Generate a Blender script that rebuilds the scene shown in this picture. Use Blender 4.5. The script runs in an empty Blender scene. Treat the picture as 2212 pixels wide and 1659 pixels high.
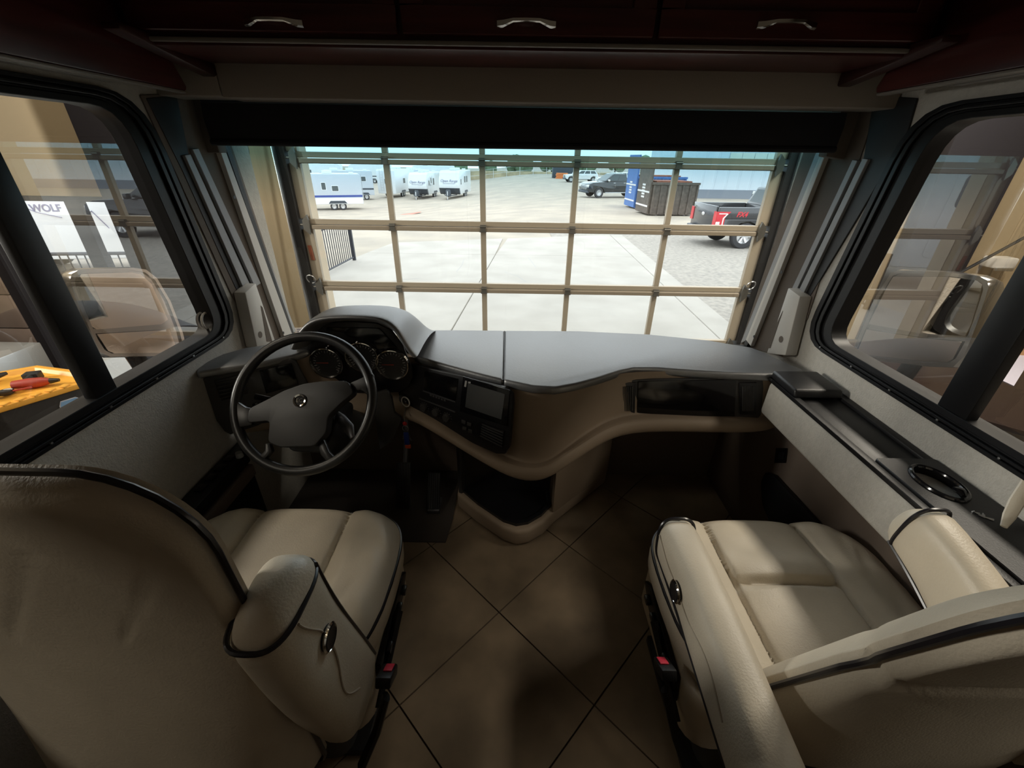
import bpy, bmesh, math, random
from mathutils import Vector, Matrix
random.seed(7)
R = math.radians
scn = bpy.context.scene
COL = scn.collection

# ------------------------------------------------------------------ camera
FPX, IW, IH = 905.0, 2212.0, 1659.0
CAM = Vector((0, 0, 1.594))
PITCH, ROLL = R(28.35), R(0.93)
_r = Vector((1, 0, 0)); _u = Vector((0, math.sin(PITCH), math.cos(PITCH))); CF = Vector((0, math.cos(PITCH), -math.sin(PITCH)))
CR = _r * math.cos(ROLL) + _u * math.sin(ROLL); CU = _u * math.cos(ROLL) - _r * math.sin(ROLL)
cd = bpy.data.cameras.new('camera'); cam = bpy.data.objects.new('camera', cd); COL.objects.link(cam)
cam.matrix_world = Matrix(((CR.x, CU.x, -CF.x, CAM.x), (CR.y, CU.y, -CF.y, CAM.y), (CR.z, CU.z, -CF.z, CAM.z), (0, 0, 0, 1)))
cd.sensor_width = 36; cd.lens = FPX / IW * 36; cd.clip_start = 0.02; cd.clip_end = 600
scn.camera = cam

# ------------------------------------------------------------------ light
w = bpy.data.worlds.new('overcast_sky'); scn.world = w; w.use_nodes = True
bg = w.node_tree.nodes['Background']; bg.inputs[0].default_value = (0.90, 0.95, 1.0, 1); bg.inputs[1].default_value = 2.9
vs = scn.view_settings
vs.view_transform = 'Standard'; vs.look = 'None'; vs.exposure = 0.18; vs.gamma = 1.0; vs.use_curve_mapping = False
scn.cycles.use_denoising = True
scn.cycles.max_bounces = 8; scn.cycles.transparent_max_bounces = 16; scn.cycles.sample_clamp_indirect = 6

def lamp(name, loc, size, power, col, rot=(0, 0, 0), size_y=None):
    l = bpy.data.lights.new(name, 'AREA'); l.energy = power; l.color = col; l.size = size
    if size_y: l.shape = 'RECTANGLE'; l.size_y = size_y
    o = bpy.data.objects.new(name, l); COL.objects.link(o); o.location = loc; o.rotation_euler = rot
    return o
WARM = (1.0, 0.90, 0.76)
lamp('shop_light', (0.0, 3.05, 3.9), 0.5, 28, WARM, size_y=2.4)
lamp('shop_light', (-3.4, 2.4, 3.9), 0.5, 55, WARM, size_y=2.4)
lamp('shop_light', (3.4, 2.4, 3.9), 0.5, 230, WARM, size_y=2.4)
lamp('shop_light', (-3.4, -1.5, 3.9), 0.5, 60, WARM, size_y=2.4)
lamp('shop_light', (3.4, -1.5, 3.9), 0.5, 60, WARM, size_y=2.4)
lamp('added_wall_fill', (-6.6, 1.0, 2.2), 2.0, 300, (1.0, 0.95, 0.86), (0, R(-97), 0), size_y=0.6)  # unseen fill lamp, added to brighten the right coach wall through the window
lamp('added_rear_fill', (-0.15, -1.1, 2.02), 0.25, 0.45, (1.0, 0.66, 0.40))  # unseen fill lamp, added behind the camera to lift the seat backs

# ------------------------------------------------------------------ pixel -> point on a real plane
def ray(u, v): return CR * ((u - IW / 2) / FPX) - CU * ((v - IH / 2) / FPX) + CF
def PX(u, v, X): d = ray(u, v); return CAM + d * (X / d.x)
def PY(u, v, Y): d = ray(u, v); return CAM + d * (Y / d.y)
def PZ(u, v, Z): d = ray(u, v); return CAM + d * ((Z - CAM.z) / d.z)
def sstep(t): t = max(0.0, min(1.0, t)); return t * t * (3 - 2 * t)
def gz(X, Y):                                   # height of the yard: it falls away to the far left
    return -1.0 - 0.012 * (min(Y, 60) - 4.4) - 1.7 * sstep((Y - 12) / 30) * sstep((6 - X) / 20)
def PG(u, v):
    d = ray(u, v); z = -1.0
    t = 1.0
    lo, hi = 1.0, 400.0
    for _ in range(60):
        m = (lo + hi) / 2; p = CAM + d * m
        if p.z > gz(p.x, p.y): lo = m
        else: hi = m
    return CAM + d * lo

# ------------------------------------------------------------------ materials
M = {}
def mat(name, col, rough=0.6, metal=0.0, spec=0.5, bump=0.0, bscale=60.0, var=0.0, vscale=6.0, col2=None, coat=0.0, stretch=None, emit=None, ior=None):
    m = bpy.data.materials.new(name); m.use_nodes = True; nt = m.node_tree; b = nt.nodes['Principled BSDF']
    c = (*col, 1) if len(col) == 3 else col
    b.inputs['Base Color'].default_value = c; b.inputs['Roughness'].default_value = rough; b.inputs['Metallic'].default_value = metal
    b.inputs['Specular IOR Level'].default_value = spec; b.inputs['Coat Weight'].default_value = coat
    if ior: b.inputs['IOR'].default_value = ior
    if emit: b.inputs['Emission Color'].default_value = (*emit[0], 1); b.inputs['Emission Strength'].default_value = emit[1]
    tc = None
    if bump or var or col2:
        tc = nt.nodes.new('ShaderNodeTexCoord'); src = tc.outputs['Object']
        if stretch:
            mp = nt.nodes.new('ShaderNodeMapping'); mp.inputs['Scale'].default_value = stretch; nt.links.new(src, mp.inputs[0]); src = mp.outputs[0]
    if var or col2:
        n = nt.nodes.new('ShaderNodeTexNoise'); n.inputs['Scale'].default_value = vscale; n.inputs['Detail'].default_value = 5
        nt.links.new(src, n.inputs['Vector'])
        rp = nt.nodes.new('ShaderNodeValToRGB'); nt.links.new(n.outputs[0], rp.inputs[0])
        k2 = (*col2, 1) if col2 else tuple(max(0, x * (1 - var)) for x in c[:3]) + (1,)
        k1 = c if col2 else tuple(min(1, x * (1 + var)) for x in c[:3]) + (1,)
        rp.color_ramp.elements[0].position = .35; rp.color_ramp.elements[1].position = .68
        rp.color_ramp.elements[0].color = k2; rp.color_ramp.elements[1].color = k1
        nt.links.new(rp.outputs[0], b.inputs['Base Color'])
    if bump:
        n = nt.nodes.new('ShaderNodeTexNoise'); n.inputs['Scale'].default_value = bscale; n.inputs['Detail'].default_value = 4
        nt.links.new(src, n.inputs['Vector'])
        bp = nt.nodes.new('ShaderNodeBump'); bp.inputs['Strength'].default_value = bump; bp.inputs['Distance'].default_value = 0.01
        nt.links.new(n.outputs[0], bp.inputs['Height']); nt.links.new(bp.outputs[0], b.inputs['Normal'])
    M[name] = m
    return m
def glass(name, tint, refl=1.0, grad=None):
    m = bpy.data.materials.new(name); m.use_nodes = True; nt = m.node_tree; nt.nodes.clear()
    o = nt.nodes.new('ShaderNodeOutputMaterial'); mx = nt.nodes.new('ShaderNodeMixShader'); tr = nt.nodes.new('ShaderNodeBsdfTransparent'); gl = nt.nodes.new('ShaderNodeBsdfGlossy')
    lw = nt.nodes.new('ShaderNodeLayerWeight'); pw = nt.nodes.new('ShaderNodeMath'); pw.operation = 'POWER'; pw.inputs[1].default_value = 5.0
    fr = nt.nodes.new('ShaderNodeMath'); fr.operation = 'MULTIPLY_ADD'; fr.inputs[1].default_value = 0.96; fr.inputs[2].default_value = 0.04
    nt.links.new(lw.outputs['Facing'], pw.inputs[0]); nt.links.new(pw.outputs[0], fr.inputs[0])
    mu = nt.nodes.new('ShaderNodeMath'); mu.operation = 'MULTIPLY'; mu.inputs[1].default_value = refl; mu.use_clamp = True
    tr.inputs[0].default_value = (*tint, 1); gl.inputs['Roughness'].default_value = 0.0; gl.inputs['Color'].default_value = (1, 1, 1, 1)
    if grad:                                    # coloured shade band at the top of the windshield
        g = nt.nodes.new('ShaderNodeNewGeometry'); sp = nt.nodes.new('ShaderNodeSeparateXYZ'); mr = nt.nodes.new('ShaderNodeMapRange')
        mr.inputs[1].default_value = grad[0]; mr.inputs[2].default_value = grad[1]
        rp = nt.nodes.new('ShaderNodeValToRGB'); rp.color_ramp.elements[0].color = (*tint, 1); rp.color_ramp.elements[1].color = (*grad[2], 1)
        tx = nt.nodes.new('ShaderNodeTexCoord')
        nt.links.new(tx.outputs['Object'], sp.inputs[0]); nt.links.new(sp.outputs[2], mr.inputs[0]); nt.links.new(mr.outputs[0], rp.inputs[0]); nt.links.new(rp.outputs[0], tr.inputs[0])
    nt.links.new(fr.outputs[0], mu.inputs[0]); nt.links.new(mu.outputs[0], mx.inputs[0]); nt.links.new(tr.outputs[0], mx.inputs[1]); nt.links.new(gl.outputs[0], mx.inputs[2]); nt.links.new(mx.outputs[0], o.inputs[0])
    M[name] = m
    return m
mat('leather', (0.60, 0.53, 0.42), 0.42, bump=0.12, bscale=220, var=0.05, vscale=9)
mat('leather_seam', (0.42, 0.36, 0.28), 0.6)
mat('piping', (0.012, 0.011, 0.014), 0.28)
mat('black_plastic', (0.008, 0.008, 0.009), 0.42, spec=0.4, bump=0.08, bscale=300)
mat('black_satin', (0.012, 0.012, 0.014), 0.3)
mat('gloss_black', (0.006, 0.006, 0.007), 0.12)
mat('rubber', (0.012, 0.012, 0.013), 0.55)
mat('frame_black', (0.007, 0.007, 0.008), 0.42, spec=0.3)
mat('dash_pad', (0.07, 0.074, 0.082), 0.46, spec=1.0, ior=2.0, bump=0.10, bscale=120, stretch=(1, 3, 1))
mat('dash_beige', (0.30, 0.23, 0.165), 0.62, bump=0.06, bscale=260)
mat('charcoal', (0.045, 0.044, 0.044), 0.5, bump=0.05, bscale=200)
mat('wheel_black', (0.012, 0.012, 0.0125), 0.36)
mat('wheel_grey', (0.014, 0.014, 0.0145), 0.45)
mat('chrome', (0.80, 0.78, 0.74), 0.08, metal=1.0)
mat('steel', (0.55, 0.56, 0.57), 0.35, metal=1.0)
mat('dark_steel', (0.16, 0.16, 0.17), 0.45, metal=0.8)
mat('wall_fabric', (0.44, 0.42, 0.38), 0.9, bump=0.3, bscale=180, var=0.05, vscale=60)
mat('pillar_vinyl', (0.13, 0.105, 0.085), 0.8, bump=0.1, bscale=200)
mat('white_plastic', (0.62, 0.60, 0.56), 0.5)
mat('grey_rail', (0.30, 0.31, 0.32), 0.4)
mat('header_vinyl', (0.34, 0.30, 0.26), 0.7, bump=0.1, bscale=200)
mat('shade_cloth', (0.010, 0.011, 0.016), 0.75, bump=0.1, bscale=300)
mat('cherry_wood', (0.065, 0.013, 0.012), 0.32, var=0.35, vscale=3.0, stretch=(1, 1, 14))
mat('cherry_dark', (0.040, 0.010, 0.009), 0.36, var=0.3, vscale=3.0, stretch=(1, 1, 14))
mat('valance_edge', (0.20, 0.18, 0.16), 0.4)
mat('tile', (0.20, 0.15, 0.098), 0.42, bump=0.06, bscale=12, var=0.24, vscale=5.0)
mat('grout', (0.05, 0.03, 0.022), 0.8)
mat('carpet', (0.055, 0.045, 0.038), 0.95, bump=0.5, bscale=400)
mat('toe_panel', (0.15, 0.115, 0.09), 0.75, bump=0.1, bscale=200)
mat('screen', (0.06, 0.062, 0.062), 0.25)
mat('gauge_face', (0.018, 0.018, 0.018), 0.4)
mat('gauge_mark', (0.35, 0.34, 0.32), 0.5)
mat('needle_red', (0.35, 0.04, 0.02), 0.5)
mat('key_red', (0.45, 0.02, 0.02), 0.4); mat('key_blue', (0.02, 0.05, 0.30), 0.35); mat('key_orange', (0.75, 0.10, 0.02), 0.4)
mat('buckle_red', (0.55, 0.03, 0.06), 0.4)
mat('sticker', (0.62, 0.64, 0.70), 0.5)
mat('sticker_blue', (0.20, 0.38, 0.62), 0.5)
# garage and yard
mat('garage_tan', (0.34, 0.268, 0.165), 0.8, bump=0.05, bscale=80)
mat('garage_dark', (0.020, 0.018, 0.024), 0.7)
mat('garage_floor', (0.20, 0.19, 0.18), 0.6, var=0.2, vscale=2)
mat('door_tan', (0.33, 0.285, 0.22), 0.45)
mat('door_strut', (0.24, 0.20, 0.15), 0.5)
mat('hinge_steel', (0.16, 0.155, 0.14), 0.45, metal=0.7)
mat('exterior_beige', (0.55, 0.46, 0.34), 0.8)
mat('concrete', (0.405, 0.38, 0.34), 0.85, bump=0.3, bscale=8, col2=(0.345, 0.322, 0.285), vscale=1.1)
mat('gravel', (0.36, 0.33, 0.285), 0.95, bump=0.8, bscale=22, col2=(0.25, 0.232, 0.205), vscale=9.0)
mat('yard_dirt', (0.40, 0.35, 0.28), 0.95, bump=0.5, bscale=6, col2=(0.31, 0.277, 0.23), vscale=0.6)
mat('red_dirt', (0.45, 0.19, 0.14), 0.95)
mat('rv_white', (0.80, 0.82, 0.84), 0.3, coat=0.3)
mat('rv_grey', (0.56, 0.60, 0.66), 0.35)
mat('rv_blue', (0.05, 0.08, 0.30), 0.4)
mat('rv_dark', (0.05, 0.06, 0.075), 0.5)
mat('rv_window', (0.10, 0.115, 0.12), 0.15)
mat('rv_roof', (0.78, 0.80, 0.80), 0.6)
mat('decal', (0.20, 0.19, 0.30), 0.5)
mat('tyre', (0.035, 0.036, 0.04), 0.8)
mat('alloy', (0.66, 0.67, 0.68), 0.3, metal=0.8)
mat('car_black', (0.022, 0.026, 0.030), 0.2, coat=0.6)
mat('car_grey', (0.030, 0.033, 0.038), 0.25, coat=0.6)
mat('car_white', (0.80, 0.81, 0.82), 0.25, coat=0.5)
mat('car_glass', (0.06, 0.075, 0.08), 0.06)
mat('lamp_red', (0.55, 0.015, 0.03), 0.2, coat=0.5); mat('lamp_clear', (0.80, 0.78, 0.74), 0.15); mat('lamp_amber', (0.75, 0.33, 0.12), 0.2)
mat('dumpster_blue', (0.06, 0.16, 0.42), 0.55, var=0.1); mat('dumpster_brown', (0.105, 0.085, 0.070), 0.7, var=0.25); mat('rust', (0.28, 0.09, 0.05), 0.8, var=0.25)
mat('metal_siding', (0.66, 0.70, 0.75), 0.5); mat('siding_base', (0.22, 0.24, 0.28), 0.6); mat('siding_light', (0.74, 0.70, 0.60), 0.4)
mat('rail_black', (0.03, 0.033, 0.045), 0.5)
mat('foliage', (0.20, 0.27, 0.16), 0.9, col2=(0.12, 0.17, 0.10), vscale=2); mat('trunk', (0.12, 0.09, 0.06), 0.9)
mat('dry_grass', (0.45, 0.37, 0.24), 0.95, var=0.2, vscale=0.8)
mat('orange_plastic', (0.85, 0.24, 0.06), 0.5)
mat('tote_yellow', (0.85, 0.42, 0.055), 0.45); mat('tote_black', (0.025, 0.024, 0.023), 0.6, bump=0.1)
mat('tool_black', (0.02, 0.02, 0.02), 0.5); mat('tool_red', (0.40, 0.05, 0.03), 0.45); mat('tool_yellow', (0.70, 0.48, 0.04), 0.45)
mat('bench_brown', (0.026, 0.017, 0.015), 0.25); mat('cardboard', (0.52, 0.31, 0.15), 0.8); mat('paper', (0.74, 0.70, 0.68), 0.7); mat('paper_lilac', (0.62, 0.60, 0.72), 0.6)
mat('diamond_plate', (0.62, 0.64, 0.64), 0.35, metal=0.7); mat('stone_tile', (0.32, 0.25, 0.22), 0.6, var=0.15, vscale=4)
mat('mirror', (0.90, 0.86, 0.82), 0.02, metal=1.0)
mat('mirror_shell', (0.50, 0.50, 0.50), 0.15, metal=0.9)
glass('windshield_glass', (0.93, 0.96, 0.95), 1.0, (1.40, 1.60, (0.22, 0.42, 0.48)))
glass('side_glass', (0.92, 0.93, 0.92), 4.6)
glass('pane_glass', (0.95, 0.96, 0.96), 0.9)

# ------------------------------------------------------------------ object helpers
def wm(o):
    m = o.matrix_basis.copy()
    if o.parent: m = wm(o.parent) @ o.matrix_parent_inverse @ m
    return m
def tag(o, label=None, cat=None, group=None, kind=None):
    if label: o['label'] = label
    if cat: o['category'] = cat
    if group: o['group'] = group
    if kind: o['kind'] = kind
    return o
def thing(name, loc=(0, 0, 0), label=None, cat=None, group=None, kind=None, rz=0.0, parent=None):
    o = bpy.data.objects.new(name, None); COL.objects.link(o); o.empty_display_size = 0.05
    o.location = loc; o.rotation_euler = (0, 0, rz)
    if parent: o.parent = parent
    return tag(o, label, cat, group, kind)
def put(name, me, parent=None, world=True):
    o = bpy.data.objects.new(name, me); COL.objects.link(o)
    if parent:
        o.parent = parent
        if world: o.matrix_parent_inverse = wm(parent).inverted()
    return o
def dup(o, parent=None, loc=None, rz=None):
    c = o.copy(); COL.objects.link(c); c.parent = parent
    if loc is not None: c.location = loc
    if rz is not None: c.rotation_euler = (0, 0, rz)
    for ch in list(o.children): dup(ch, c)
    return c

class MB:
    def __init__(s): s.v = []; s.f = []; s.T = Matrix.Identity(4)
    def add(s, vs_, fs):
        n = len(s.v); s.v += [s.T @ Vector(p) for p in vs_]; s.f += [[i + n for i in f] for f in fs]; return s
    def box(s, a, b):
        x0, y0, z0 = a; x1, y1, z1 = b
        if x0 > x1: x0, x1 = x1, x0
        if y0 > y1: y0, y1 = y1, y0
        if z0 > z1: z0, z1 = z1, z0
        return s.add([(x0, y0, z0), (x1, y0, z0), (x1, y1, z0), (x0, y1, z0), (x0, y0, z1), (x1, y0, z1), (x1, y1, z1), (x0, y1, z1)],
                     [(0, 3, 2, 1), (4, 5, 6, 7), (0, 1, 5, 4), (1, 2, 6, 5), (2, 3, 7, 6), (3, 0, 4, 7)])
    def prism(s, poly, d):                      # 3D polygon swept along vector d
        n = len(poly); P = [Vector(p) for p in poly]; d = Vector(d); Q = [p + d for p in P]
        nrm = Vector((0, 0, 0))
        for i in range(n): nrm += P[i].cross(P[(i + 1) % n])
        fl = nrm.dot(d) > 0
        a = list(range(n)); b = [i + n for i in a]
        fs = [a[::-1] if fl else a, b if fl else b[::-1]]
        for i in range(n):
            j = (i + 1) % n; q = (i, j, j + n, i + n)
            fs.append(q if fl else q[::-1])
        return s.add(P + Q, fs)
    def tube(s, pts, r, n=8, closed=False, cap=True, sq=1.0):
        P = [Vector(p) for p in pts]; m = len(P); rings = []
        up = Vector((0, 0, 1)); prev = None
        for i in range(m):
            a = P[(i - 1) % m] if (closed or i > 0) else P[i]; b = P[(i + 1) % m] if (closed or i < m - 1) else P[i]
            t = (b - a).normalized() if (b - a).length > 1e-9 else Vector((0, 1, 0))
            if prev is None:
                x = t.cross(up)
                if x.length < 1e-3: x = t.cross(Vector((1, 0, 0)))
            else: x = prev - t * prev.dot(t)
            x.normalize(); prev = x; y = t.cross(x)
            rr = r[i] if isinstance(r, (list, tuple)) else r
            rings.append([P[i] + x * (rr * math.cos(2 * math.pi * k / n)) + y * (rr * sq * math.sin(2 * math.pi * k / n)) for k in range(n)])
        vs_ = [p for rg in rings for p in rg]; fs = []
        for i in range(m if closed else m - 1):
            j = (i + 1) % m
            for k in range(n):
                l = (k + 1) % n; fs.append((i * n + k, i * n + l, j * n + l, j * n + k))
        if cap and not closed: fs.append(list(range(n))[::-1]); fs.append([(m - 1) * n + k for k in range(n)])
        return s.add(vs_, fs)
    def cyl(s, a, b, r, n=16, r2=None): return s.tube([a, b], [r, r if r2 is None else r2], n)
    def lathe(s, prof, c=(0, 0, 0), axis='z', n=24, closed=False, cap=True):   # prof: (radius, height)
        c = Vector(c); m = len(prof); vs_ = []
        for (r, h) in prof:
            for k in range(n):
                a = 2 * math.pi * k / n; p, q = r * math.cos(a), r * math.sin(a)
                vs_.append(c + Vector({'z': (p, q, h), 'x': (h, p, q), 'y': (q, h, p)}[axis]))
        fs = []
        for i in range(m if closed else m - 1):
            j = (i + 1) % m
            for k in range(n):
                l = (k + 1) % n; fs.append((i * n + k, i * n + l, j * n + l, j * n + k))
        if not closed and cap:
            if prof[0][0] > 1e-6: fs.append(list(range(n))[::-1])
            if prof[-1][0] > 1e-6: fs.append([(m - 1) * n + k for k in range(n)])
        return s.add(vs_, fs)
    def grid(s, rows, cyc=False):
        m = len(rows); n = len(rows[0]); fs = []
        for i in range(m - 1):
            for k in range(n if cyc else n - 1):
                l = (k + 1) % n; fs.append((i * n + k, i * n + l, (i + 1) * n + l, (i + 1) * n + k))
        return s.add([p for r in rows for p in r], fs)
    def ball(s, c, r, n=12, sc=(1, 1, 1)):
        rows = []
        for i in range(n // 2 + 1):
            a = math.pi * i / (n // 2)
            rows.append([(c[0] + r * sc[0] * math.sin(a) * math.cos(2 * math.pi * k / n), c[1] + r * sc[1] * math.sin(a) * math.sin(2 * math.pi * k / n), c[2] + r * sc[2] * math.cos(a)) for k in range(n)])
        return s.grid(rows, True)
    def mesh(s, name, m, smooth=False, bevel=0.0, seg=2, ang=35, recalc=False):
        bm = bmesh.new(); vv = [bm.verts.new(p) for p in s.v]
        for f in s.f:
            try: bm.faces.new([vv[i] for i in f])
            except ValueError: pass
        bmesh.ops.remove_doubles(bm, verts=bm.verts, dist=1e-5)
        if recalc: bmesh.ops.recalc_face_normals(bm, faces=bm.faces)
        if bevel:
            bm.normal_update()
            es = [e for e in bm.edges if len(e.link_faces) == 2 and e.calc_face_angle(0) > R(30)]
            bmesh.ops.bevel(bm, geom=es, offset=bevel, segments=seg, affect='EDGES', profile=0.5, clamp_overlap=True)
        me = bpy.data.meshes.new(name); bm.to_mesh(me); bm.free()
        me.materials.append(M[m] if isinstance(m, str) else m)
        if smooth or bevel:
            for p in me.polygons: p.use_smooth = True
            me.set_sharp_from_angle(angle=R(ang))
        return me
    def build(s, name, m, parent=None, world=True, smooth=False, bevel=0.0, seg=2, ang=35, sub=0, recalc=False):
        o = put(name, s.mesh(name, m, smooth, bevel, seg, ang, recalc), parent, world)
        if sub:
            md = o.modifiers.new('subsurf', 'SUBSURF'); md.levels = sub; md.render_levels = sub
        return o
def bx(name, a, b, m, parent=None, bevel=0.0, world=True, seg=2): return MB().box(a, b).build(name, m, parent, world, bevel=bevel, seg=seg)
def struct(o): o['kind'] = 'structure'; return o

def text_mesh(name, body, size, m, parent, mtx, depth=0.002, shear=0.0, world=True, align='CENTER', bold=0.0):
    c = bpy.data.curves.new(name, 'FONT'); c.body = body; c.size = size; c.extrude = depth; c.shear = shear; c.align_x = align; c.align_y = 'CENTER'; c.offset = bold
    t = bpy.data.objects.new(name + '_curve', c); COL.objects.link(t)
    dg = bpy.context.evaluated_depsgraph_get(); me = bpy.data.meshes.new_from_object(t.evaluated_get(dg))
    bpy.data.objects.remove(t); bpy.data.curves.remove(c)
    me.transform(mtx); me.materials.clear(); me.materials.append(M[m]); me.name = name
    return put(name, me, parent, world)
def basis(o, x, y, z=None):                     # matrix from origin and two axes
    x = Vector(x).normalized(); y = Vector(y).normalized(); z = x.cross(y).normalized(); y = z.cross(x)
    o = Vector(o)
    return Matrix(((x.x, y.x, z.x, o.x), (x.y, y.y, z.y, o.y), (x.z, y.z, z.z, o.z), (0, 0, 0, 1)))
def rrect(x0, x1, y0, y1, r, n=6):              # rounded rectangle, CCW
    pts = []
    rs = r if isinstance(r, (list, tuple)) else [r] * 4     # order: (x1,y0),(x1,y1),(x0,y1),(x0,y0)
    for (cx, cy, a0, rr) in ((x1, y0, -90, rs[0]), (x1, y1, 0, rs[1]), (x0, y1, 90, rs[2]), (x0, y0, 180, rs[3])):
        sx = -1 if cx == x1 else 1; sy = 1 if cy == y0 else -1
        for k in range(n + 1):
            a = R(a0 + 90 * k / n); pts.append((cx + sx * rr + rr * math.cos(a), cy + sy * rr + rr * math.sin(a)))
    return pts
def rpoly(pts, r, n=5):                         # round the corners of a 2D polygon
    out = []; m = len(pts)
    for i in range(m):
        p = Vector(pts[i]).to_2d() if len(pts[i]) > 2 else Vector(pts[i]); a = Vector(pts[i - 1]); b = Vector(pts[(i + 1) % m])
        rr = r[i] if isinstance(r, (list, tuple)) else r
        if rr <= 0: out.append(tuple(p)); continue
        da = (a - p); db = (b - p); la, lb = da.length, db.length; da.normalize(); db.normalize()
        d = min(rr, la * .48, lb * .48); s_ = p + da * d; e = p + db * d
        for k in range(n + 1):
            t = k / n; out.append(tuple((s_ * (1 - t) ** 2) + p * (2 * t * (1 - t)) + e * t * t))
    return out
def ring_frame(mb, outer, inner, z0, z1, T):    # frame between two matching 2D loops; T maps (x,y,h)->3D
    n = len(outer)
    rows = [[T(*p, z0) for p in outer], [T(*p, z1) for p in outer], [T(*p, z1) for p in inner], [T(*p, z0) for p in inner], [T(*p, z0) for p in outer]]
    return mb.grid(rows, True)
# ================================================================== coach shell
XL, XR = -1.13, 1.20
def wall(name, xi, xo):
    mb = MB()
    mb.box((xi, -3.0, -0.06), (xo, 2.02, 0.98)); mb.box((xi, -3.0, 1.72), (xo, 2.02, 2.12))
    mb.prism([(xi, 1.53, .98), (xi, 2.02, .98), (xi, 2.02, 1.72), (xi, 1.425, 1.72)], (xo - xi, 0, 0)); mb.box((xi, -3.0, 0.98), (xo, -0.15, 1.72))
    return struct(mb.build(name, 'wall_fabric', recalc=True))
wall_left = wall('wall_left', XL, XL - 0.06); wall_right = wall('wall_right', XR, XR + 0.06)
mat('paint_champagne', (0.42, 0.35, 0.30), 0.3, coat=0.4); mat('paint_shadow_side', (0.10, 0.092, 0.09), 0.3, coat=0.4); mat('paint_brown', (0.13, 0.085, 0.065), 0.3, coat=0.4)  # right skin's dark grey has the coach's shadow side put into its colour
for par_, x_o, sg_, p1_, p2_ in ((wall_left, XL - .06, -1, 'paint_champagne', 'paint_brown'), (wall_right, XR + .06, 1, 'paint_shadow_side', 'paint_brown')):
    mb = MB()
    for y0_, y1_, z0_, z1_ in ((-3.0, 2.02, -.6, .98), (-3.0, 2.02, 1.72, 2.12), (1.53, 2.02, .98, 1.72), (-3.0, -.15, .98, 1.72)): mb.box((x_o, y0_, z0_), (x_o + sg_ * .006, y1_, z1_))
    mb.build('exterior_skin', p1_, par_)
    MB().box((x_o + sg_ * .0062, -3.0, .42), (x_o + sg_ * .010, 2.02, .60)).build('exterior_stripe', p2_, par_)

struct(bx('ceiling', (XL - .06, -3.0, 2.08), (XR + .06, 2.02, 2.14), 'header_vinyl'))
struct(bx('wall_back', (XL, -3.06, -0.06), (XR, -3.0, 2.08), 'pillar_vinyl'))
wf = MB(); wf.box((XL, 1.885, -0.06), (XR, 2.02, 0.72)); wf.box((XL, 1.80, 1.76), (XR, 2.02, 2.08))
struct(wf.build('wall_front', 'toe_panel'))

# floor with separate tiles laid on the diagonal
floor = struct(bx('floor', (XL, -3.0, -0.06), (XR, 1.885, -0.006), 'grout'))
def clip(poly, x0, x1, y0, y1):
    for ax, lim, sg in ((0, x0, 1), (0, x1, -1), (1, y0, 1), (1, y1, -1)):
        out = []
        for i in range(len(poly)):
            a, b = poly[i - 1], poly[i]; da, db = sg * (a[ax] - lim), sg * (b[ax] - lim)
            if (da >= 0) != (db >= 0): t = da / (da - db); out.append((a[0] + t * (b[0] - a[0]), a[1] + t * (b[1] - a[1])))
            if db >= 0: out.append(b)
        poly = out
        if not poly: return poly
    return poly
TS, PHI = 0.456, R(45.9); e1 = Vector((math.cos(PHI), math.sin(PHI))) * TS; e2 = Vector((-math.sin(PHI), math.cos(PHI))) * TS
T0 = Vector((-0.037, 1.037)); g = 0.0026 / TS
for i in range(-6, 5):
    for j in range(-6, 5):
        q = [T0 + e1 * (i + a) + e2 * (j + b) for a, b in ((g, g), (1 - g, g), (1 - g, 1 - g), (g, 1 - g))]
        pl = clip([tuple(p) for p in q], XL + .002, XR - .002, -0.6, 1.882)
        if len(pl) < 3: continue
        ar = abs(sum(pl[k - 1][0] * pl[k][1] - pl[k][0] * pl[k - 1][1] for k in range(len(pl)))) / 2
        if ar < 0.004: continue
        MB().prism([(p[0], p[1], -0.006) for p in pl], (0, 0, 0.006)).build('tile', 'tile', floor)
struct(bx('trim_1', (XL, -3.0, -0.006), (XR, -0.605, 0.0), 'tile'))
cp = MB().prism([(XL + .003, 1.374, 0.0), (-0.30, 1.374, 0.0), (-0.285, 1.52, 0.0), (-0.285, 1.88, 0.0), (XL + .003, 1.88, 0.0)], (0, 0, 0.008)).build('driver_carpet', 'carpet')
tag(cp, 'dark carpet in the foot well under the steering wheel and pedals', 'carpet')

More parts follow.
